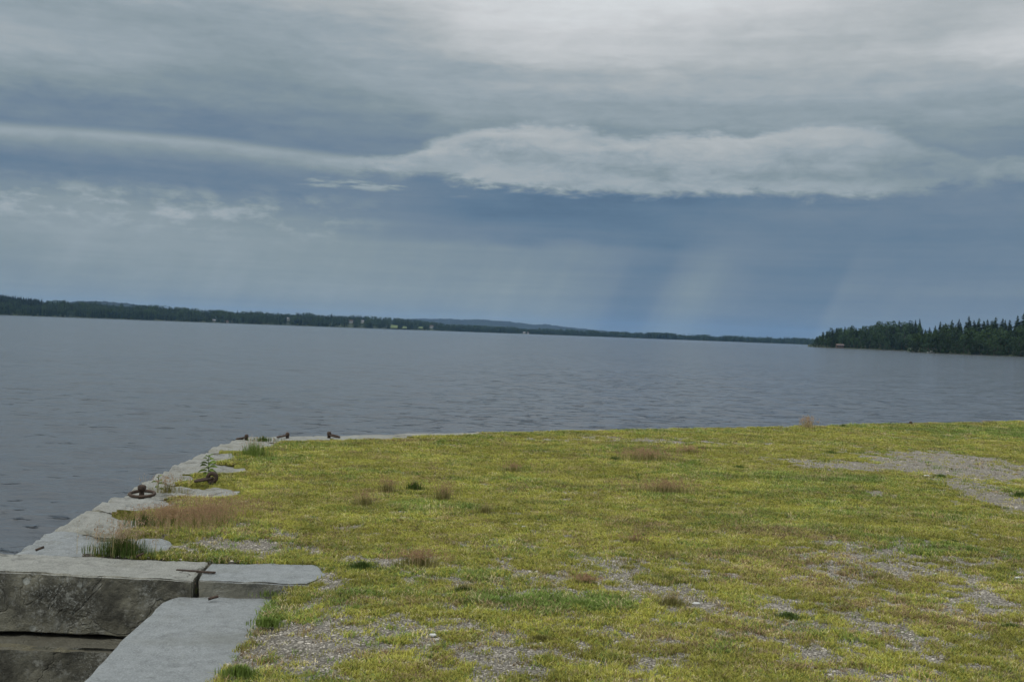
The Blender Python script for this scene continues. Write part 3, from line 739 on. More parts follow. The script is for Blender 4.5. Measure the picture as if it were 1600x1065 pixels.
M_bark = simple('bark', (0.07, 0.055, 0.045), .95, .3, 3)
M_spr = leafy('spruce_needles', (0.020, 0.036, 0.019), .1, objvar=.35)
M_brd = leafy('birch_leaves', (0.036, 0.062, 0.022), .2, objvar=.35)
M_ald = leafy('alder_leaves', (0.028, 0.050, 0.020), .2, objvar=.35)
protos = []
for kind, nm in (('s', 'spruce_tree'), ('s', 'spruce_tree'), ('s', 'spruce_tree'), ('s', 'spruce_tree'), ('b', 'birch_tree'), ('b', 'birch_tree'), ('b', 'birch_tree'), ('a', 'alder_tree'), ('a', 'alder_tree')):
    if kind == 's': T_, C_ = spruce_parts(20, rs, rs.uniform(.20, .27))
    elif kind == 'b': T_, C_ = broad_parts(15, rs, .27, .1)
    else: T_, C_ = broad_parts(9, rs, .42, .0, 900)
    tm = mesh_obj('trunk', *T_, M_bark, link=False).data; cm = mesh_obj('crown', *C_, {'s': M_spr, 'b': M_brd, 'a': M_ald}[kind], link=False).data
    protos.append((nm, tm, cm, {'s': 20, 'b': 15, 'a': 9}[kind]))
def plant(pi, loc, h, label, group, cat='tree', fat=1.0):
    nm, tm, cm, hh = protos[pi]; o = empty(nm, loc, random.uniform(0, 6.28)); s = h / hh; o.scale = (s * fat * random.uniform(.85, 1.15), s * fat * random.uniform(.85, 1.15), s)
    a = bpy.data.objects.new('trunk', tm); COL.objects.link(a); a.parent = o
    c_ = bpy.data.objects.new('crown', cm); COL.objects.link(c_); c_.parent = o
    tag(o, label, cat, group); return o

def terrain(name, pxs, hs, D, depth, m, back=None, nrow=14, ofs=0.0, rough=2.0, shore_j=25):
    """strip of land following the compass directions of picture columns; hs = rise in metres at its back"""
    lo, hi = pxs[0], pxs[-1]; cols_ = np.linspace(lo, hi, int((hi - lo) / 4) + 2)
    V = []; 
    for c_ in cols_:
        rise = np.interp(c_, pxs, hs); dd = np.interp(c_, pxs, D)
        dd = dd + (fbm(np.array([c_ * .03]), np.array([ofs]), 21, 3)[0] - .5) * shore_j
        for j in range(nrow):
            f = j / (nrow - 1); z = WATER_Z - 1.0 + (rise + 1.5) * (math.sin(f * PI / 2) ** 1.1 if f < 1 else 1) + (0.9 if f > 0 else 0)
            if f > 0: z += (mnoise.noise(Vector((c_ * .05, f * 4, ofs))) * rough) * f
            V.append(far(c_, dd + f * depth, z))
    n_ = len(cols_)
    Q_ = [(i * nrow + j, (i + 1) * nrow + j, (i + 1) * nrow + j + 1, i * nrow + j + 1) for i in range(n_ - 1) for j in range(nrow - 1)]
    o = mesh_obj(name, V, Q_, m, smooth=True); tag(o, kind='structure'); 
    def hgt(px, f):
        rise = np.interp(px, pxs, hs); return WATER_Z - 1.0 + (rise + 1.5) * (math.sin(f * PI / 2) ** 1.1) + .9
    return hgt
M_fgnd = simple('forest_floor', (0.030, 0.042, 0.022), .95, .35, .02, (0.050, 0.065, 0.028))
M_hill = simple('distant_forest', (0.011, 0.019, 0.014), .95, .35, .012, (0.017, 0.027, 0.016))

# right headland: near part (starts at column 1422) and the part behind it
hN = terrain('headland_ground', [1418, 1440, 1520, 1760, 2100], [1, 3, 5, 7, 7], [850, 840, 820, 800, 780], 140, M_fgnd, shore_j=4, rough=.6)
hF = terrain('headland_ground', [1262, 1290, 1340, 1520], [0.5, 2, 4, 6], [1180, 1150, 1130, 1100], 160, M_fgnd, ofs=5, shore_j=5, rough=.6)
GT = 'trees of the wood on the right headland'
LB = {'spruce_tree': 'dark spruce standing in the dense wood on the right headland', 'birch_tree': 'rounded leafy birch in the dense wood on the right headland', 'alder_tree': 'low bushy alder along the waterline of the right headland'}
def stretch(px):
    for lim, t_ in ((1442, 'at the left end of the near headland'), (1472, 'behind the moored white boat'), (1506, 'below the lone pointed spruce of the near headland'), (1545, 'below the tallest broad spruce of the near headland'), (1601, 'towards the right frame edge of the headland'), (9999, 'past the right frame edge of the headland')):
        if px < lim: return t_
def stretch2(px):
    for lim, t_ in ((1302, 'at the farther tip of the headland, left of the brown cabin'), (1350, 'around and behind the brown cabin on the headland'), (1424, 'between the brown cabin and the near headland'), (9999, 'on the farther shore hidden behind the near headland')):
        if px < lim: return t_
KD = {'spruce_tree': 'dark spruce ', 'birch_tree': 'rounded leafy birch ', 'alder_tree': 'low bushy alder '}
random.seed(21)
# near part: named skyline spruces
sky_pts = [(1472, 517, 'narrow pointed spruce rising alone, leftmost of the tall spruces on the near headland'), (1512, 506, 'tallest broad spruce in the middle of the near headland skyline'), (1598, 494, 'very tall spruce at the right frame edge on the headland'), (1554, 508, 'slim pointed spruce midway between the tallest one and the right frame edge'),
           (1486, 511, 'two-shouldered dark spruce just right of the lone pointed spruce'), (1497, 510, 'spiky spruce just left of the tallest one on the headland skyline'), (1528, 509, None), (1541, 511, None), (1565, 510, None), (1576, 512, None), (1588, 506, None), (1535, 513, None), (1547, 513, None), (1520, 512, None)]
for px, py, lab in sky_pts:
    py -= 8 if px != 1598 else 0
    D_ = 930 + random.uniform(-8, 8); zt = CAM_Z + (hz_y(px) - py) / F * D_; zb = hN(px, .7)
    plant(random.choice([0, 1, 2, 3]), far(px, D_, zb), zt - zb, lab or 'spruce in the pointed row along the skyline of the near headland', GT + ', skyline', fat=1.45)
for row, (D_, f, h0, h1, kinds) in enumerate(((846, .05, 7, 10, [7, 8, 7, 8]), (856, .12, 10, 14, [4, 5, 6, 7]), (878, .35, 13, 17, [4, 5, 0, 6]), (905, .55, 15, 19, [0, 1, 2, 4]), (945, .8, 17, 21, [0, 1, 2, 3]))):
    px = 1424 + row * 3
    while px < 1680:
        D2 = D_ - (px - 1424) * .16 + random.uniform(-5, 5); pi = random.choice(kinds)
        k_ = min(1, .62 + (px - 1424) / 120)
        h_ = random.uniform(h0, h1) * (k_ if row > 1 else 1)
        plant(pi, far(px, D2, hN(px, f) - .4), h_, KD[protos[pi][0]] + stretch(px), KD[protos[pi][0]] + 'trees ' + stretch(px), fat=1.25 if row > 2 else 1.0); px += random.uniform(5.5, 9.5) * (1.0 if row else .8)
# far part of the headland
prof_x = [1270, 1278, 1290, 1310, 1335, 1345, 1352, 1370, 1400, 1440, 1500]; prof_y = [533, 524, 516, 510, 509, 511, 509, 504, 504, 502, 502]
for row, (D_, f, fr, kinds) in enumerate(((1166, .03, .38, [7, 8]), (1176, .12, .62, [4, 5, 6, 7]), (1200, .35, .85, [4, 5, 6, 0]), (1235, .6, 1.0, [0, 1, 4, 5, 6]), (1262, .8, 1.0, [0, 4, 5, 2]))):
    px = 1266 + row * 2.5
    while px < 1440:
        top_y = np.interp(px, prof_x, prof_y) + random.uniform(-1.0, 3.0); D2 = D_ - (px - 1266) * .25 + random.uniform(-6, 6); zb = hF(px, f) - .3
        zt = CAM_Z + (hz_y(px) - top_y) / F * D2; h_ = max(3.0, (zt - zb) * fr * random.uniform(.88, 1.04)); pi = random.choice(kinds)
        lab = KD[protos[pi][0]] + stretch2(px)
        plant(pi, far(px, D2, zb), h_, lab, KD[protos[pi][0]] + 'trees ' + stretch2(px)); px += random.uniform(4.0, 7.5)

# ------------------------------------------------------------------ far shore
skx = [-1500, -1100, -700, -300, -60, 0, 60, 120, 200, 245, 330, 400, 455, 540, 600, 650, 700, 800, 900, 1000, 1100, 1220, 1290, 1420]
sky_ = [430.5, 430, 440, 451, 461, 466, 473, 475, 479, 481, 488, 489, 491, 494, 498, 502, 509, 513, 517.5, 522, 525.5, 529.5, 532, 537]
Dx = [2100, 2100, 2100, 2150, 2150, 2150, 2200, 2250, 2300, 2300, 2400, 2450, 2500, 2600, 2750, 2900, 3100, 3300, 3400, 3500, 3500, 3400, 3300, 3300]
TH = 13.0; depth = 420
rise = []
for px, py, D_ in zip(skx, sky_, Dx):
    rise.append(max(1.0, CAM_Z + (hz_y(px) - py) / F * (D_ + depth * .8) - TH - WATER_Z))
hS = terrain('far_shore_ground', skx, rise, Dx, depth, M_fgnd, ofs=9, shore_j=0, rough=2.0)
fields_px = [(616, 12, .02, .38), (632, 8, .02, .30), (657, 8, .10, .42), (335, 4, .05, .22), (355, 4, .02, .12), (450, 5, .25, .5), (548, 8, .3, .55), (566, 6, .3, .52), (674, 6, .2, .4), (820, 7, .0, .12), (465, 3, .0, .06), (612, 4, .05, .6)]
n = 22000
px = np.where(rng.random(n) < .75, rng.uniform(-290, 1410, n), rng.uniform(-1480, -290, n)); f = rng.random(n) ** 1.15
k = np.ones(n, bool)
for c_, w_, f0, f1_ in fields_px: k &= ~((np.abs(px - c_) < w_ * .5) & (f < f1_))
px, f = px[k], f[k]; n = len(px); pts = np.zeros((n, 3))
cl = fbm(px * .05, f * 6, 91, 3)
for i in range(n):
    D_ = np.interp(px[i], skx, Dx) + f[i] * depth; pts[i] = far(px[i], D_, hS(px[i], f[i]) - .5)
fv = []
for i, (nm, tm, cm, hh) in enumerate(protos):
    if i in (0, 2, 4, 5, 7):
        if i in (0, 2): T_, C_ = spruce_parts(20, rs, .2)
        else: T_, C_ = broad_parts(hh, rs, .36, .05, 170)
        if i not in (0, 2):
            Cv = [tuple(np.array(v_)) for v_ in C_[0]]
        m_ = leafy('far_crowns_%d' % i, (0, 0, 0), .1, inst=True, objvar=.001); 
        fv.append(mesh_obj('far_tree_%s' % 'abcdefghi'[i], C_[0], C_[1], m_, link=False))
idx = rng.integers(0, 5, n); idx = np.where(cl > .5, np.minimum(idx, 3), idx); hs_ = np.array([20, 20, 15, 15, 9])[idx]
# tall pointed firs at the left end
target = rng.uniform(9, 14.5, n) + 5 * (cl > .58); target = np.where((px < 66) & (f > .4), rng.uniform(12, 20, n), target); target = np.where(f < .06, target * .6, target)
target = np.where((px > 1012) & (px < 1056) & (f < .3), rng.uniform(17, 22, n), target)
idx = np.where((px < 66) & (f > .4), rng.integers(0, 2, n), idx); hs_ = np.array([20, 20, 15, 15, 9])[idx]
s = target / hs_; wide = np.where(idx < 2, 1.1, 1.45)
b0 = np.where((idx < 2)[:, None], np.array([.022, .036, .021]), np.array([.036, .058, .025])) * (0.65 + .8 * cl[:, None]) * rng.uniform(.75, 1.25, (n, 1))
scatter('far_shore_forest', pts, np.stack([0 * px, 0 * px, rng.uniform(0, 6.28, n)], 1), np.stack([s * wide, s * wide, s], 1), idx, b0, fv, 'dark mixed forest covering the whole far shore of the lake', 'forest')

# small meadows on the far shore
M_mead = simple('meadow_grass', (0.085, 0.12, 0.04), .95, .25, .05, (0.11, 0.14, 0.05))
for c_, w_, f0, f1_ in fields_px[:3] + [fields_px[10]]:
    V = []; 
    for a in np.linspace(c_ - w_ * .5, c_ + w_ * .5, 7):
        for ff in np.linspace(f0, f1_, 6):
            D_ = np.interp(a, skx, Dx) + ff * depth; V.append(far(a, D_, hS(a, ff) + 2.6))
    o = mesh_obj('meadow', V, [(i * 6 + j, i * 6 + 6 + j, i * 6 + 7 + j, i * 6 + 1 + j) for i in range(6) for j in range(5)], M_mead, smooth=True); tag(o, kind='structure')

# far blue ridges
def ridge(pts_, D_, name, dep, ofs):
    pxs = [p[0] for p in pts_]; hs = [CAM_Z + (hz_y(p[0]) - p[1]) / F * (D_ + dep) - WATER_Z for p in pts_]
    lo, hi = pxs[0], pxs[-1]; cs = np.arange(lo, hi, 1.0); V = []; nr = 10
    for c_ in cs:
        H_ = np.interp(c_, pxs, hs)
        for j in range(nr):
            f_ = j / (nr - 1); z = WATER_Z + H_ * math.sin(f_ * PI / 2) - 1 + (5 * mnoise.noise(Vector((c_ * .12, f_ * 5, ofs))) + 6 * (random.random() ** 2)) * f_
            V.append(far(c_, D_ + f_ * dep, z))
    n_ = len(cs); o = mesh_obj(name, V, [(i * nr + j, (i + 1) * nr + j, (i + 1) * nr + j + 1, i * nr + j + 1) for i in range(n_ - 1) for j in range(nr - 1)], M_hill); tag(o, kind='structure')
ridge([(560, 512), (600, 501), (650, 498.5), (700, 499), (730, 500), (745, 499.5), (800, 503.5), (835, 508), (850, 507), (880, 511), (910, 514), (960, 519), (1010, 524), (1100, 529), (1180, 532)], 7600, 'hills', 900, 1.0)
ridge([(60, 480), (110, 474), (150, 472.5), (190, 475), (230, 480), (290, 487)], 5600, 'hills', 700, 4.0)

# ------------------------------------------------------------------ houses and boats across the water
M_white = simple('white_paint', (0.33, 0.33, 0.31), .7, .08, 1); M_red = simple('falun_red_paint', (0.16, 0.035, 0.022), .8, .1, 1); M_roof = simple('roof_tiles', (0.10, 0.075, 0.065), .8, .2, 1)
M_grroof = simple('grey_roof', (0.22, 0.22, 0.23), .7, .1, 1); M_glass = simple('window_glass', (0.03, 0.035, 0.04), .15, .1, 1); M_wood = simple('weathered_wood', (0.085, 0.065, 0.05), .85, .25, 2)
def boxm(x0, x1, y0_, y1_, z0, z1):
    V = [(x, y, z) for z in (z0, z1) for y in (y0_, y1_) for x in (x0, x1)]
    return V, [(0, 1, 3, 2)[::-1], (4, 5, 7, 6), (0, 1, 5, 4), (2, 3, 7, 6)[::-1], (0, 2, 6, 4)[::-1], (1, 3, 7, 5)]
def house(px, D_, z, w, d, h, wallm, roofm, label, rz=0.0, group='small houses across the lake'):
    p = far(px, D_, z); o = empty('house', p, rz); tag(o, label, 'house', group)
    w *= .75; d *= .75; h *= .8; rh = h * .55
    V = [(-w/2, -d/2, -1.5), (w/2, -d/2, -1.5), (w/2, d/2, -1.5), (-w/2, d/2, -1.5), (-w/2, -d/2, h), (w/2, -d/2, h), (w/2, d/2, h), (-w/2, d/2, h), (-w/2, 0, h + rh * .95), (w/2, 0, h + rh * .95)]
    mesh_obj('wall', V, [(0, 1, 5, 4), (1, 2, 6, 9, 5), (2, 3, 7, 6), (3, 0, 4, 8, 7)], wallm, o)
    e = .5; R_ = [(-w/2 - e, -d/2 - e, h - .2), (w/2 + e, -d/2 - e, h - .2), (w/2 + e, 0, h + rh), (-w/2 - e, 0, h + rh), (-w/2 - e, d/2 + e, h - .2), (w/2 + e, d/2 + e, h - .2)]
    R_ += [(a, b_, c_ + .25) for a, b_, c_ in R_]
    roof = mesh_obj('roof', R_, [(6, 7, 8, 9), (9, 8, 11, 10), (0, 3, 2, 1), (3, 4, 5, 2), (0, 1, 7, 6), (4, 10, 11, 5), (1, 2, 8, 7), (2, 5, 11, 8), (0, 6, 9, 3), (3, 9, 10, 4)], roofm, o)
    mesh_obj('chimney', *boxm(w * .12, w * .12 + .9, -.4, .5, h + rh * .5, h + rh + 1.0), M_roof, roof)
    nw = max(2, int(w / 4))
    for i in range(nw):
        x_ = -w/2 + w * (i + .5) / nw
        wn = mesh_obj('window', *boxm(x_ - .6, x_ + .6, -d/2 - .06, -d/2 + .02, h * .35, h * .35 + 1.3), M_white if wallm is not M_white else M_roof, o)
        mesh_obj('pane', *boxm(x_ - .48, x_ + .48, -d/2 - .09, -d/2 - .05, h * .35 + .12, h * .35 + 1.18), M_glass, wn)
    return o
def hp(px, py, D_): return CAM_Z + (hz_y(px) - py) / F * D_ - 2
for px, py, D_, w, h, wm, rm, lab, rz in [
    (335, 502, 2440, 11, 4.5, M_white, M_grroof, 'small white house at the waterline, leftmost across the lake', .2), (355, 504, 2430, 9, 4.5, M_white, M_roof, 'white cottage just right of the leftmost house across the lake', -.3),
    (451, 499.5, 2650, 12, 5, M_white, M_grroof, 'white house high among trees, between the cottages and the meadow', .3), (548, 503, 2800, 14, 5, M_white, M_roof, 'pale house on the wooded slope, left of a neighbouring pair', .1), (566, 503, 2800, 10, 4.5, M_white, M_grroof, 'pale house on the wooded slope just left of the light meadows', -.2),
    (674, 511, 3100, 13, 5, M_white, M_roof, 'white farmhouse just right of the light green meadows', .1), (819, 521, 3330, 9, 5, M_white, M_grroof, 'small white boathouse at the waterline below the blue hill', .1), (825, 521, 3332, 7, 4.5, M_white, M_roof, 'tiny white cottage beside the boathouse below the blue hill', -.3)]:
    house(px, D_, hp(px, py, D_), w, w * .6, h, wm, rm, lab, rz)
house(1312, 1139, WATER_Z + .6, 9, 5, 2.6, M_wood, M_roof, 'low brown cabin at the waterline of the farther headland tip', .1)
def boat(px, D_, ln, label, m):
    o = empty('moored_boat', far(px, D_, WATER_Z), .1); tag(o, label, 'boat')
    V, Fc = [], []; st = [(-.5, .30, .55), (-.3, .42, .5), (0, .46, .5), (.3, .32, .58), (.5, .03, .75)]
    for x_, w_, z_ in st:
        for yy, zz in ((-w_, z_), (-w_ * .7, -.1), (w_ * .7, -.1), (w_, z_)): V.append((x_ * ln, yy * ln * .35, zz * ln * .2))
    for i in range(4):
        for j in range(3): Fc.append((i * 4 + j, i * 4 + j + 1, i * 4 + 5 + j, i * 4 + 4 + j))
        Fc.append((i * 4, i * 4 + 4, i * 4 + 7, i * 4 + 3))
    Fc.append((0, 3, 2, 1))
    mesh_obj('hull', V, Fc, m, o)
    mesh_obj('cuddy', *boxm(-.05 * ln, .2 * ln, -.1 * ln, .1 * ln, .09 * ln, .26 * ln), m, o)
    return o
boat(1455, 838, 5.5, 'small white boat moored under the trees of the near headland', M_white)

# ------------------------------------------------------------------ iron mooring gear
def tube(path, r, n=8, closed=False):
    V, Fc = [], []; m_ = len(path)
    for i, p in enumerate(path):
        p = Vector(p); a = Vector(path[(i - 1) % m_] if (closed or i) else path[0]); b_ = Vector(path[(i + 1) % m_] if (closed or i < m_ - 1) else path[-1])
        d = (b_ - a).normalized(); u_ = d.cross(Vector((.13, .21, .97))).normalized(); w_ = d.cross(u_); rr = r * (1 + .10 * mnoise.noise(p * 40))
        for j in range(n): V.append(p + (u_ * math.cos(j * 2 * PI / n) + w_ * math.sin(j * 2 * PI / n)) * rr)
    for i in range(m_ if closed else m_ - 1):
        for j in range(n): Fc.append((i * n + j, i * n + (j + 1) % n, ((i + 1) % m_) * n + (j + 1) % n, ((i + 1) % m_) * n + j))
    if not closed: Fc += [tuple(range(n))[::-1], tuple(range((m_ - 1) * n, m_ * n))]
    return V, Fc
def lathe(prof, n=20, jit=0.0):
    V, Fc = [], []
    for r, z in prof:
        for j in range(n):
            a = j * 2 * PI / n; k_ = 1 + jit * mnoise.noise(Vector((math.cos(a) * 2, math.sin(a) * 2, z * 20))); V.append((r * k_ * math.cos(a), r * k_ * math.sin(a), z))
    for i in range(len(prof) - 1):
        for j in range(n): Fc.append((i * n + j, i * n + (j + 1) % n, (i + 1) * n + (j + 1) % n, (i + 1) * n + j))
    Fc.append(tuple(range(n))[::-1]); Fc.append(tuple(range((len(prof) - 1) * n, len(prof) * n))); return V, Fc
def mooring(px, py, s, label, style, rz=0.0, z=0.0):
    p = at(px, py, z); o = empty('mooring_ring', p, rz); tag(o, label, 'mooring ring', 'rusted mooring rings along the quay edge')
    k_ = s
    if style == 'flat':       # knob-headed eye pin with the ring lying round it
        k_ = s * .78; mesh_obj('pin', *lathe([(.045*k_, -.02), (.042*k_, .06*k_), (.04*k_, .10*k_), (.058*k_, .12*k_), (.068*k_, .15*k_), (.066*k_, .18*k_), (.05*k_, .205*k_), (.02*k_, .215*k_)], jit=.15), M_iron, o, smooth=True)
        k_ = s
        ring = [(math.cos(a) * .155 * k_ + .0 * k_, math.sin(a) * .155 * k_ + .02, .045 * k_ + .012 * math.sin(a)) for a in np.linspace(0, 2 * PI, 33)[:-1]]
        mesh_obj('ring', *tube(ring, .021 * k_, 8, True), M_iron, o, smooth=True)
    elif style == 'up':       # eye bolt with open eye, ring folded down to the left
        eye = [(math.cos(a) * .065 * k_, 0, .115 * k_ + math.sin(a) * .065 * k_) for a in np.linspace(0, 2 * PI, 25)[:-1]]
        mesh_obj('pin', *tube(eye, .034 * k_, 8, True), M_iron, o, smooth=True)
        mesh_obj('foot', *lathe([(.06*k_, -.03), (.055*k_, .03*k_), (.04*k_, .07*k_)], jit=.2), M_iron, o, smooth=True)
        ring = [(-.13 * k_ + math.cos(a) * .135 * k_, math.sin(a) * .12 * k_, .05 * k_ + .045 * k_ * (1 + math.cos(a)) * .6) for a in np.linspace(0, 2 * PI, 29)[:-1]]
        mesh_obj('ring', *tube(ring, .019 * k_, 8, True), M_iron, o, smooth=True)
    else:                      # small weathered head with a ring lying on one side
        sg = -1 if style == 'left' else 1
        mesh_obj('pin', *lathe([(.05*k_, -.03), (.045*k_, .05*k_), (.065*k_, .10*k_), (.06*k_, .15*k_), (.03*k_, .175*k_)], jit=.2), M_iron, o, smooth=True)
        ring = [(sg * .16 * k_ + math.cos(a) * .15 * k_, math.sin(a) * .14 * k_, .05 * k_ - sg * .03 * k_ * math.cos(a)) for a in np.linspace(0, 2 * PI, 29)[:-1]]
        mesh_obj('ring', *tube(ring, .024 * k_, 8, True), M_iron, o, smooth=True)
    return o
mooring(221, 777, .78, 'rusty knob-headed pin with a flat iron ring lying round it, nearest on the quay edge', 'flat', z=.0)
mooring(331, 757, .70, 'rusty eye bolt with its ring folded leftward, behind the reddish grass', 'up', z=.0)
mooring(449, 684, .52, 'small dark mooring pin with ring at the far left corner of the lawn', 'left', z=-.01)
mooring(514, 683, .55, 'dark mooring pin with its ring lying to the right on the far edge', 'right', z=-.01)
mooring(1423, 664, .52, 'dark mooring pin in the turf at the far right edge', 'left', z=.0)
mooring(385, 687, .5, 'worn rusty mooring pin at the outer far corner of the quay', 'left', z=-.01)

def peg(px, py, label, ln=.09, rz=.5, tilt=.2, z=0.0, r=.012):
    p = at(px, py, z); ln *= .55; r *= .8; o = mesh_obj('iron_peg', *tube([(-ln / 2, 0, .012), (0, 0, .022 + .0 * tilt), (ln / 2, 0, .02 + ln * tilt)], r, 7), M_iron, smooth=True); o.location = p; o.rotation_euler = (0, 0, rz)
    tag(o, label, 'iron peg', 'iron pegs let into the capstones')
peg(62, 861, 'short bent iron peg near the left end of the long block', .11, .6)
peg(219, 871, 'dark iron peg below the tall grass clump on the long block', .10, .7)
peg(333, 938, 'iron stub on the back corner of the big grey slab', .12, .25, .15, sz)
peg(302, 681.5, 'iron', .1) if False else None
cr = mesh_obj('iron_cramp', *boxm(-.15, .14, -.010, .010, -.006, .006), M_iron); cr.location = at(307, 892, 0.0); cr.rotation_euler = (0, 0, -.12)
tag(cr, 'flat rusty iron cramp bridging the joint between the two front stones', 'iron cramp')

# ------------------------------------------------------------------ weeds and tufts
M_gd = leafy('dark_grass', (0.085, 0.125, 0.030), .25); M_gg = leafy('fresh_grass', (0.165, 0.225, 0.050), .3); M_ol = leafy('olive_grass', (0.20, 0.185, 0.06), .25)
M_rd = leafy('red_seed_heads', (0.37, 0.235, 0.14), .25); M_st = leafy('dry_stems', (0.40, 0.32, 0.17), .25); M_pk = leafy('pinkish_straw', (0.42, 0.30, 0.21), .25)
def tuft(name, px, py, rx, hpx, dens, gm_, label, cat, heads=None, headn=0, headh=1.0, ryf=.45, z=0.008, lean=.45, group=None, wid=.005, grad=None):
    p = at(px, py, z); d = math.hypot(p.x, p.y); RX = rx / F * d; RY = RX * ryf; H_ = hpx / F * d
    rr = random.Random(int(px * 7 + py)); V, Fc = [], []; wid = max(wid * .8, d * .00034)
    n_ = dens
    def blade(bx, by, ln, w, V, Fc, le):
        dd = rr.uniform(0, 2 * PI); ux, uy = math.cos(dd + PI / 2), math.sin(dd + PI / 2); i = len(V); cx_, cy_ = math.cos(dd), math.sin(dd)
        V += [(bx - ux * w / 2, by - uy * w / 2, -.01), (bx + ux * w / 2, by + uy * w / 2, -.01), (bx + cx_ * le * .35 + ux * w * .4, by + cy_ * le * .35 + uy * w * .4, ln * .6), (bx + cx_ * le * .35 - ux * w * .4, by + cy_ * le * .35 - uy * w * .4, ln * .6), (bx + cx_ * le, by + cy_ * le, ln)]
        Fc += [(i, i + 1, i + 2, i + 3), (i + 3, i + 2, i + 4)]; return V[-1]
    def spot():
        a = rr.uniform(0, 2 * PI); r = min(1.5, abs(rr.gauss(0, .62)) + .12 * rr.random()); return r * math.cos(a) * RX, r * math.sin(a) * RY, r
    for _ in range(n_):
        bx, by, r = spot(); ln = H_ * rr.uniform(.45, 1.0) * (1 - .45 * min(1, r) ** 2); blade(bx, by, ln, wid * rr.uniform(.7, 1.3), V, Fc, ln * lean * rr.uniform(.2, 1.4))
    if not heads:
        o = mesh_obj(name, V, Fc, gm_); o.location = p; tag(o, label, cat, group); return o
    o = empty(name, p); tag(o, label, cat, group)
    if V: mesh_obj('blades', V, Fc, gm_, o)
    V, Fc = [], []; V2, F2 = [], []
    for _ in range(headn):
        bx, by, r = spot(); bx *= 1.1; by *= 1.1; ln = H_ * headh * rr.uniform(.55, 1.1); tip = Vector(blade(bx, by, ln, wid * .5, V, Fc, ln * .25 * rr.uniform(0, 1.3)))
        for k_ in range(rr.randint(4, 7)):
            q_ = tip + Vector((rr.gauss(0, .010), rr.gauss(0, .010), -rr.random() * ln * .38)); s_ = wid * rr.uniform(.55, 1.1); a = rr.uniform(0, 6.28); i = len(V2)
            V2 += [q_ + Vector((math.cos(a) * s_, math.sin(a) * s_, 0)), q_ + Vector((0, 0, s_ * 1.9)), q_ - Vector((math.cos(a) * s_, math.sin(a) * s_, 0)), q_ - Vector((0, 0, s_ * 1.5))]; F2 += [(i, i + 1, i + 2, i + 3)]
    mesh_obj('stems', V, Fc, M_st, o); mesh_obj('seed_heads', V2, F2, heads, o); return o
PT = 'patch of weeds'
# clumps on and beside the stones
tuft('grass_clump', 192, 866, 46, 34, 900, M_gd, 'tall dark green grass clump with pinkish seed stalks on the capstone above the long block', 'grass clump', M_pk, 170, 1.5, .32)
tuft('sorrel_patch', 225, 822, 34, 26, 260, M_gd, 'dark green grass at the left foot of the big reddish patch', 'grass clump', M_rd, 60, 1.2, .35)
tuft('red_grass_patch', 322, 814, 66, 22, 1000, M_ol, 'wide reddish brown patch of seeding grass behind the front capstones', 'grass patch', M_rd, 1000, 1.1, 1.9)
tuft('red_grass_patch', 262, 816, 34, 22, 450, M_ol, 'left lobe of the reddish grass, beside the knob-headed mooring pin', 'grass patch', M_rd, 420, 1.1, 1.5)
tuft('grass_clump', 262, 768, 28, 16, 130, M_ol, 'thin seeding weeds on the stone between the two front mooring rings', 'weed', M_rd, 60, 1.7, .3)
tuft('grass_clump', 398, 714, 26, 28, 420, M_gg, 'light green grass growing over the capstones near the far corner', 'grass clump', M_pk, 30, 1.2, .8)
tuft('grass_clump', 412, 688, 22, 9, 200, M_gd, 'low green grass along the far corner joint', 'grass clump', ryf=.5)
tuft('grass_clump', 345, 926, 26, 15, 260, M_gg, 'small bright tuft in the corner between slab and front capstone', 'grass tuft', M_pk, 14, 1.5, .3, z=sz)
tuft('grass_clump', 428, 928, 30, 12, 260, M_gg, 'low grass where the slab meets the lawn', 'grass tuft', ryf=.35, z=sz + .03)
tuft('grass_clump', 325, 752, 42, 7, 260, M_gg, 'low green grass round the folded mooring ring', 'grass tuft', ryf=1.1)
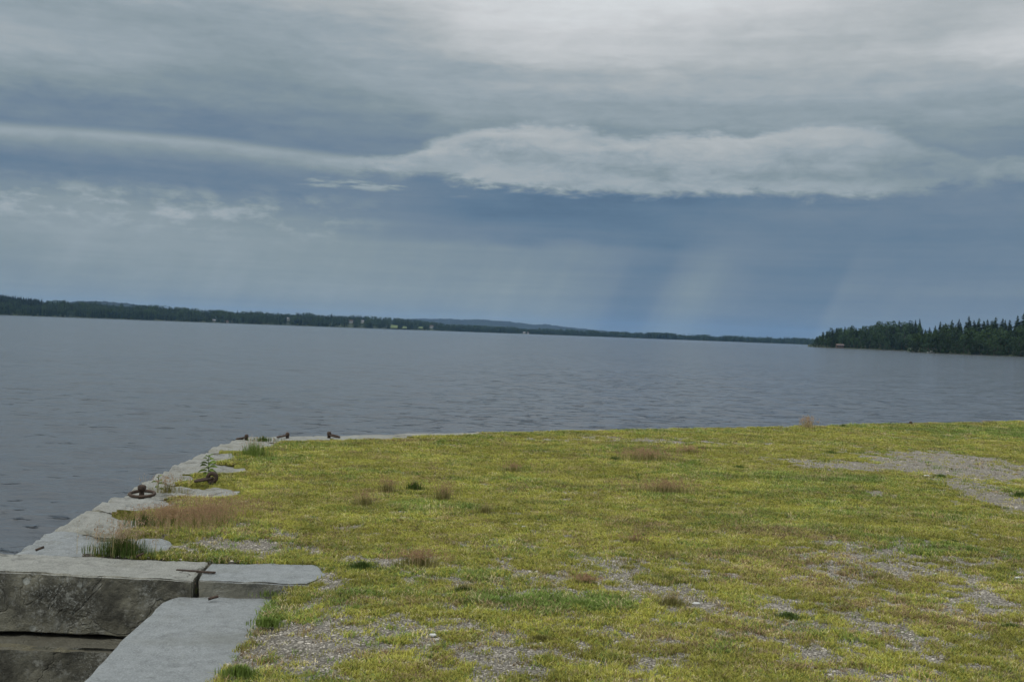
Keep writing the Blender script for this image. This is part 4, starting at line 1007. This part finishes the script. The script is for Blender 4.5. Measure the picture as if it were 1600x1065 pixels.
# tufts on the lawn
D3 = [
 (566, 888, 22, 15, 300, M_gd, 'compact dark green tuft right of the front capstone', None, 0),
 (655, 884, 36, 22, 200, M_ol, 'loose reddish tuft right of the compact dark green one', M_rd, 170),
 (725, 926, 20, 16, 150, M_gd, 'dark small tuft with dry stalks in the lower middle of the lawn', M_st, 26),
 (915, 912, 22, 12, 120, M_ol, 'reddish low tuft above the long bright green patch', M_rd, 70),
 (845, 1000, 22, 11, 260, M_ol, 'dark olive cushion of grass low in the middle foreground', None, 0),
 (815, 944, 55, 14, 520, M_gg, 'left half of the long bright green grass patch', None, 0),
 (905, 946, 60, 12, 480, M_gg, 'right half of the long bright green grass patch', None, 0),
 (757, 804, 20, 18, 130, M_ol, 'olive tuft with tall stalks in the centre left of the lawn', M_st, 30),
 (693, 783, 18, 26, 120, M_ol, 'narrow reddish tuft left of the olive tuft', M_rd, 90),
 (605, 770, 20, 22, 100, M_ol, 'reddish thin tuft on the left of three in a row', M_rd, 70),
 (570, 790, 24, 22, 100, M_ol, 'faint reddish tuft nearest to the reddish quay patch', M_rd, 60),
 (648, 766, 16, 18, 180, M_gd, 'dark green tuft between two reddish ones', M_rd, 20),
 (802, 738, 20, 14, 100, M_ol, 'reddish tuft alone in the upper centre of the lawn', M_rd, 60),
 (1010, 719, 50, 16, 320, M_ol, 'wide reddish brown tuft below the far gravel strip', M_rd, 260),
 (1075, 708, 30, 10, 180, M_ol, 'reddish tuft at the right end of the far gravel strip', M_rd, 90),
 (961, 719, 10, 9, 110, M_gd, 'small very dark tuft at the left end of the wide reddish one', None, 0),
 (1098, 703, 14, 8, 120, M_gd, 'dark green low tuft just right of the far gravel strip', None, 0),
 (1040, 772, 58, 20, 320, M_ol, 'broad brownish red tuft in the middle of the lawn', M_rd, 280),
 (1155, 733, 14, 9, 150, M_gd, 'dark green rounded tuft right of the broad red ones', None, 0),
 (1082, 727, 24, 9, 200, M_gg, 'fresh green tuft between the two wide reddish ones', None, 0),
 (1262, 668, 14, 14, 60, M_st, 'pale dry grass tuft standing up on the far edge against the water', M_pk, 60),
 (1318, 667, 8, 6, 70, M_gd, 'small dark green weed on the far edge right of the dry tuft', None, 0),
 (1298, 709, 12, 7, 110, M_gd, 'dark tuft in front of the right hand gravel', None, 0),
 (1232, 966, 20, 13, 260, M_gd, 'dark green tuft in the lower right foreground', None, 0),
 (1048, 944, 30, 16, 170, M_ol, 'olive tuft with thin stalks beside the white fleck', M_st, 40),
 (1135, 1023, 24, 9, 230, M_gg, 'green flat tuft low in the right foreground', None, 0),
 (1470, 746, 14, 7, 140, M_gd, 'dark tuft at the border of the right gravel patch', None, 0),
 (1594, 778, 16, 12, 220, M_gd, 'dark green tuft at the right frame edge', None, 0),
 (1480, 852, 30, 9, 220, M_gg, 'flat bright green tuft on the right side of the lawn', None, 0),
 (1040, 812, 24, 8, 160, M_ol, 'olive brown flat tuft right of the centre', None, 0),
 (990, 848, 26, 12, 110, M_ol, 'thin reddish tuft in the centre right of the lawn', M_rd, 60),
 (1490, 848, 16, 7, 120, M_gd, 'small dark tuft beside the flat bright green one', None, 0),
 (1400, 818, 16, 6, 120, M_gd, 'small dark low tuft right of the centre right lawn', None, 0),
 (1580, 980, 18, 8, 160, M_gd, 'dark green low tuft near the right frame edge foreground', None, 0),
 (420, 975, 22, 14, 260, M_gg, 'bright grass hanging over the right edge of the big slab', None, 0),
 (375, 1052, 24, 18, 260, M_gg, 'bright grass at the lower right edge of the big slab', None, 0),
 (665, 690, 24, 7, 140, M_ol, 'olive tuft at the far edge right of the mooring ring', None, 0),
 (560, 694, 26, 5, 140, M_ol, 'olive grass along the far edge stone', None, 0),
 (690, 692, 12, 7, 90, M_gg, 'small fresh weed near the far edge, centre left', None, 0)]
for px_, py_, rx_, h_, dn, gm_, lab, hd, hn in D3:
    tuft('grass_tuft', px_, py_, rx_ * (1.0 if hd else 1.05), h_, int(dn * 2.0), gm_, lab, 'grass tuft', hd, hn, 1.25, .5 if py_ > 750 else .9)

# upright leafy weeds
def weed(px, py, hpx, label, n=16, z=0.0):
    p = at(px, py, z); d = math.hypot(p.x, p.y); H_ = hpx / F * d; o = empty('leafy_weed', p); tag(o, label, 'weed')
    rr = random.Random(px); path = [(0, 0, -.01), (.01 * H_, 0, H_ * .35), (-.02 * H_, .01, H_ * .7), (.01 * H_, 0, H_)]
    mesh_obj('stem', *tube(path, .004, 6), M_gd, o)
    for i in range(n):
        f_ = .12 + .85 * i / n; a = i * 2.4; L_ = H_ * (.52 - .30 * f_) * rr.uniform(.8, 1.2); w = L_ * .34; dx, dy = math.cos(a), math.sin(a); z0 = H_ * f_; up = .25 + f_ * .8
        V = [(0, 0, z0)]; Fc = []
        for t_, ww in ((.3, .8), (.6, 1), (.85, .5)):
            zz = z0 + L_ * (up * t_ - .65 * t_ * t_); V += [(dx * L_ * t_ - dy * w * ww / 2, dy * L_ * t_ + dx * w * ww / 2, zz + .45 * w * ww), (dx * L_ * t_ + dy * w * ww / 2, dy * L_ * t_ - dx * w * ww / 2, zz - .3 * w * ww)]
        V.append((dx * L_, dy * L_, z0 + L_ * (up - .65)))
        Fc = [(0, 2, 1), (1, 2, 4, 3), (3, 4, 6, 5), (5, 6, 7)]
        mesh_obj('leaf', V, Fc, M_gg if i % 3 else M_gd, o)
weed(325, 745, 34, 'upright leafy green weed behind the folded mooring ring', 22)
weed(247, 766, 24, 'thin upright weed just right of the knob-headed mooring pin', 9)
weed(997, 755, 16, 'small upright dark weed in the middle of the lawn', 12)

# pale flecks: pebbles and a feather-white stone
M_pw = simple('white_pebble', (0.5, 0.49, 0.46), .7, .1, 30)
for px_, py_, s_, lab in [(1088, 942, .022, 'white pebble lying beside the olive tuft, brightest in the foreground'), (676, 991, .018, 'small white pebble on the gravel in the lower left of the lawn'), (818, 822, .016, 'white pebble on the bare spot in the middle of the lawn'), (806, 818, .013, 'tiny pale pebble next to the white one mid lawn'),
                          (1448, 743, .035, 'pale flat stone by the dark tuft at the right gravel'), (1049, 776, .016, 'white pebble under the broad brownish red tuft'), (1220, 748, .02, 'small white pebble on the green in the right of the lawn'), (1590, 902, .02, 'white pebble near the right frame edge')]:
    V, Fc = pebble(random.Random(int(px_)), s_); o = mesh_obj('pebble', V, Fc, M_pw, smooth=False); o.location = at(px_, py_, .03); o.scale = (1.5, 1, .8); tag(o, lab, 'pebble', 'white pebbles on the lawn')

# ------------------------------------------------------------------ air
mh = bpy.data.materials.new('haze_air'); mh.use_nodes = True; t_ = mh.node_tree; t_.nodes.clear()
pv_ = t_.nodes.new('ShaderNodeVolumePrincipled'); oo = t_.nodes.new('ShaderNodeOutputMaterial'); t_.links.new(pv_.outputs[0], oo.inputs['Volume'])
pv_.inputs['Color'].default_value = (0.28, 0.54, 0.95, 1); pv_.inputs['Density'].default_value = 3.8e-5; pv_.inputs['Anisotropy'].default_value = 0.0
V, Fc = boxm(-13500, 13500, -13500, 13500, -5.2, 165)
hz = mesh_obj('haze', V, Fc, mh); tag(hz, kind='stuff')
